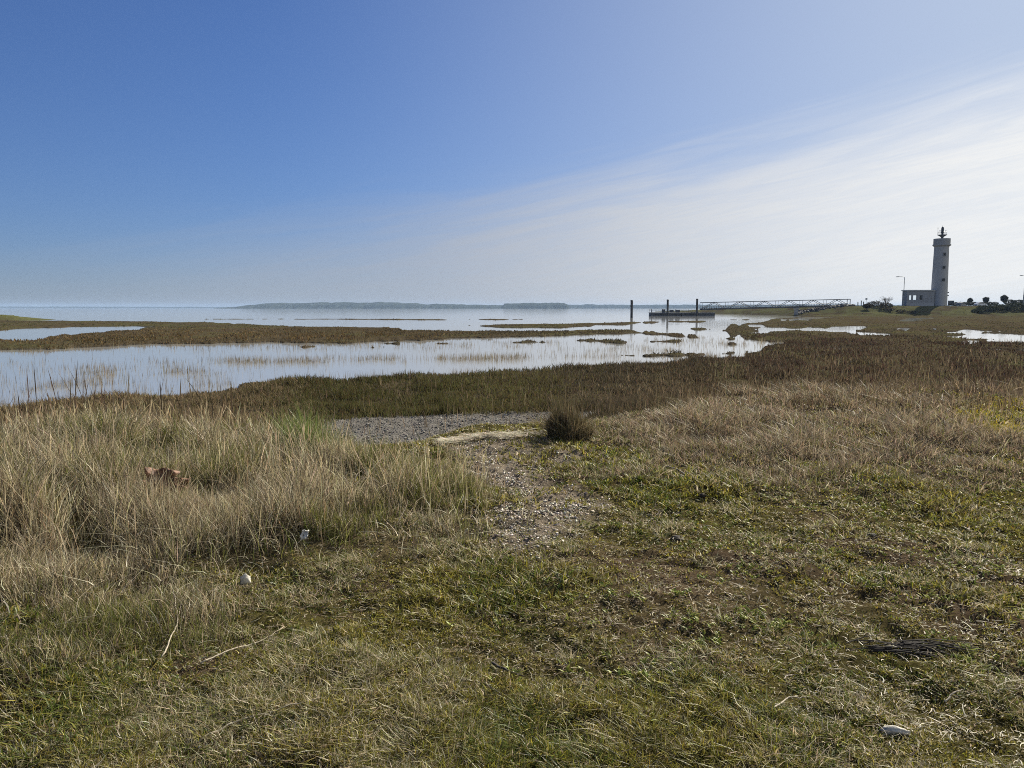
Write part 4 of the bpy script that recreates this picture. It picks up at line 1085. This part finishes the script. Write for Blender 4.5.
# thin cirrus sheet: its upper edge climbs towards the sun
edge = math_('SUBTRACT', math_('MULTIPLY_ADD', az, .160, .172), el)
cb = N.new('ShaderNodeCombineXYZ')
L.new(math_('MULTIPLY_ADD', az, 3.0, math_('MULTIPLY', el, -5.0)), cb.inputs[0]); L.new(math_('MULTIPLY_ADD', el, 26.0, math_('MULTIPLY', az, -4.3)), cb.inputs[1])
cn = N.new('ShaderNodeTexNoise'); cn.inputs['Scale'].default_value = 1.6; cn.inputs['Detail'].default_value = 7; cn.inputs['Roughness'].default_value = .55; cn.inputs['Distortion'].default_value = .9
L.new(cb.outputs[0], cn.inputs['Vector'])
body = mrange(math_('MULTIPLY_ADD', math_('SUBTRACT', cn.outputs['Fac'], .5), .085, edge), -.018, .10)
side_ = mrange(az, -.85, .22)
streak = mrange(cn.outputs['Fac'], .3, .7, .87, 1.0)
fn = N.new('ShaderNodeTexNoise'); fn.inputs['Scale'].default_value = 5.5; fn.inputs['Detail'].default_value = 9; fn.inputs['Roughness'].default_value = .62; fn.inputs['Distortion'].default_value = 1.6
L.new(cb.outputs[0], fn.inputs['Vector'])
fine = mrange(fn.outputs['Fac'], .34, .62, .80, .92)
cl = math_('MULTIPLY', math_('MULTIPLY', body, side_), math_('MULTIPLY', streak, fine))

mixc = N.new('ShaderNodeMix'); mixc.data_type = 'RGBA'
# soft shoulder: keep the glow round the sun within what the exposure can hold
vd = N.new('ShaderNodeVectorMath'); vd.operation = 'SCALE'; L.new(sky.outputs[0], vd.inputs[0]); vd.inputs['Scale'].default_value = 1 / 22.0
va = N.new('ShaderNodeVectorMath'); va.operation = 'ADD'; L.new(vd.outputs[0], va.inputs[0]); va.inputs[1].default_value = (1, 1, 1)
vq = N.new('ShaderNodeVectorMath'); vq.operation = 'DIVIDE'; L.new(sky.outputs[0], vq.inputs[0]); L.new(va.outputs[0], vq.inputs[1])
L.new(cl, mixc.inputs[0]); 
vt = N.new('ShaderNodeVectorMath'); vt.operation = 'MULTIPLY'; L.new(vq.outputs[0], vt.inputs[0]); vt.inputs[1].default_value = (.72, .89, 1.32)
veil = N.new('ShaderNodeMix'); veil.data_type = 'RGBA'; L.new(math_('MULTIPLY', mrange(az, -.35, .75), .60), veil.inputs[0]); L.new(vt.outputs[0], veil.inputs[6]); veil.inputs[7].default_value = (8.3, 9.2, 9.8, 1)
L.new(veil.outputs[2], mixc.inputs[6])
ccol = N.new('ShaderNodeMix'); ccol.data_type = 'RGBA'; L.new(mrange(az, -.25, .62), ccol.inputs[0]); ccol.inputs[6].default_value = (5.0, 5.3, 6.0, 1); ccol.inputs[7].default_value = (11.5, 11.5, 11.3, 1)
L.new(ccol.outputs[2], mixc.inputs[7])
L.new(mixc.outputs[2], bg.inputs['Color']); L.new(bg.outputs[0], out.inputs['Surface'])

sd_ = bpy.data.lights.new('sun', 'SUN'); sd_.energy = 5.0; sd_.angle = R(.6); sd_.color = (1, .93, .80)
so = bpy.data.objects.new('sun', sd_); COL.objects.link(so)
sv = Vector((math.sin(SUN_AZ) * math.cos(SUN_EL), math.cos(SUN_AZ) * math.cos(SUN_EL), math.sin(SUN_EL)))
so.rotation_euler = sv.to_track_quat('Z', 'Y').to_euler()

# ------------------------------------------------------------------ camera and output
cd = bpy.data.cameras.new('camera'); cam = bpy.data.objects.new('camera', cd); COL.objects.link(cam)
cd.sensor_width = 36; cd.lens = 36 * F / 1024; cd.clip_start = .05; cd.clip_end = 30000
cam.location = (0, 0, H); cam.rotation_euler = (math.pi / 2 - PITCH, 0, 0)
scene.camera = cam
vs = scene.view_settings
vs.view_transform = 'Standard'; vs.look = 'None'; vs.gamma = 1; vs.use_curve_mapping = False; vs.exposure = .92
scene.render.engine = 'CYCLES'
cy = scene.cycles
cy.max_bounces = 5; cy.diffuse_bounces = 2; cy.glossy_bounces = 3; cy.transmission_bounces = 3; cy.transparent_max_bounces = 6; cy.volume_bounces = 0
cy.use_denoising = False; scene.cycles.filter_width = 1.0; cy.caustics_reflective = False; cy.caustics_refractive = False; cy.sample_clamp_indirect = 4
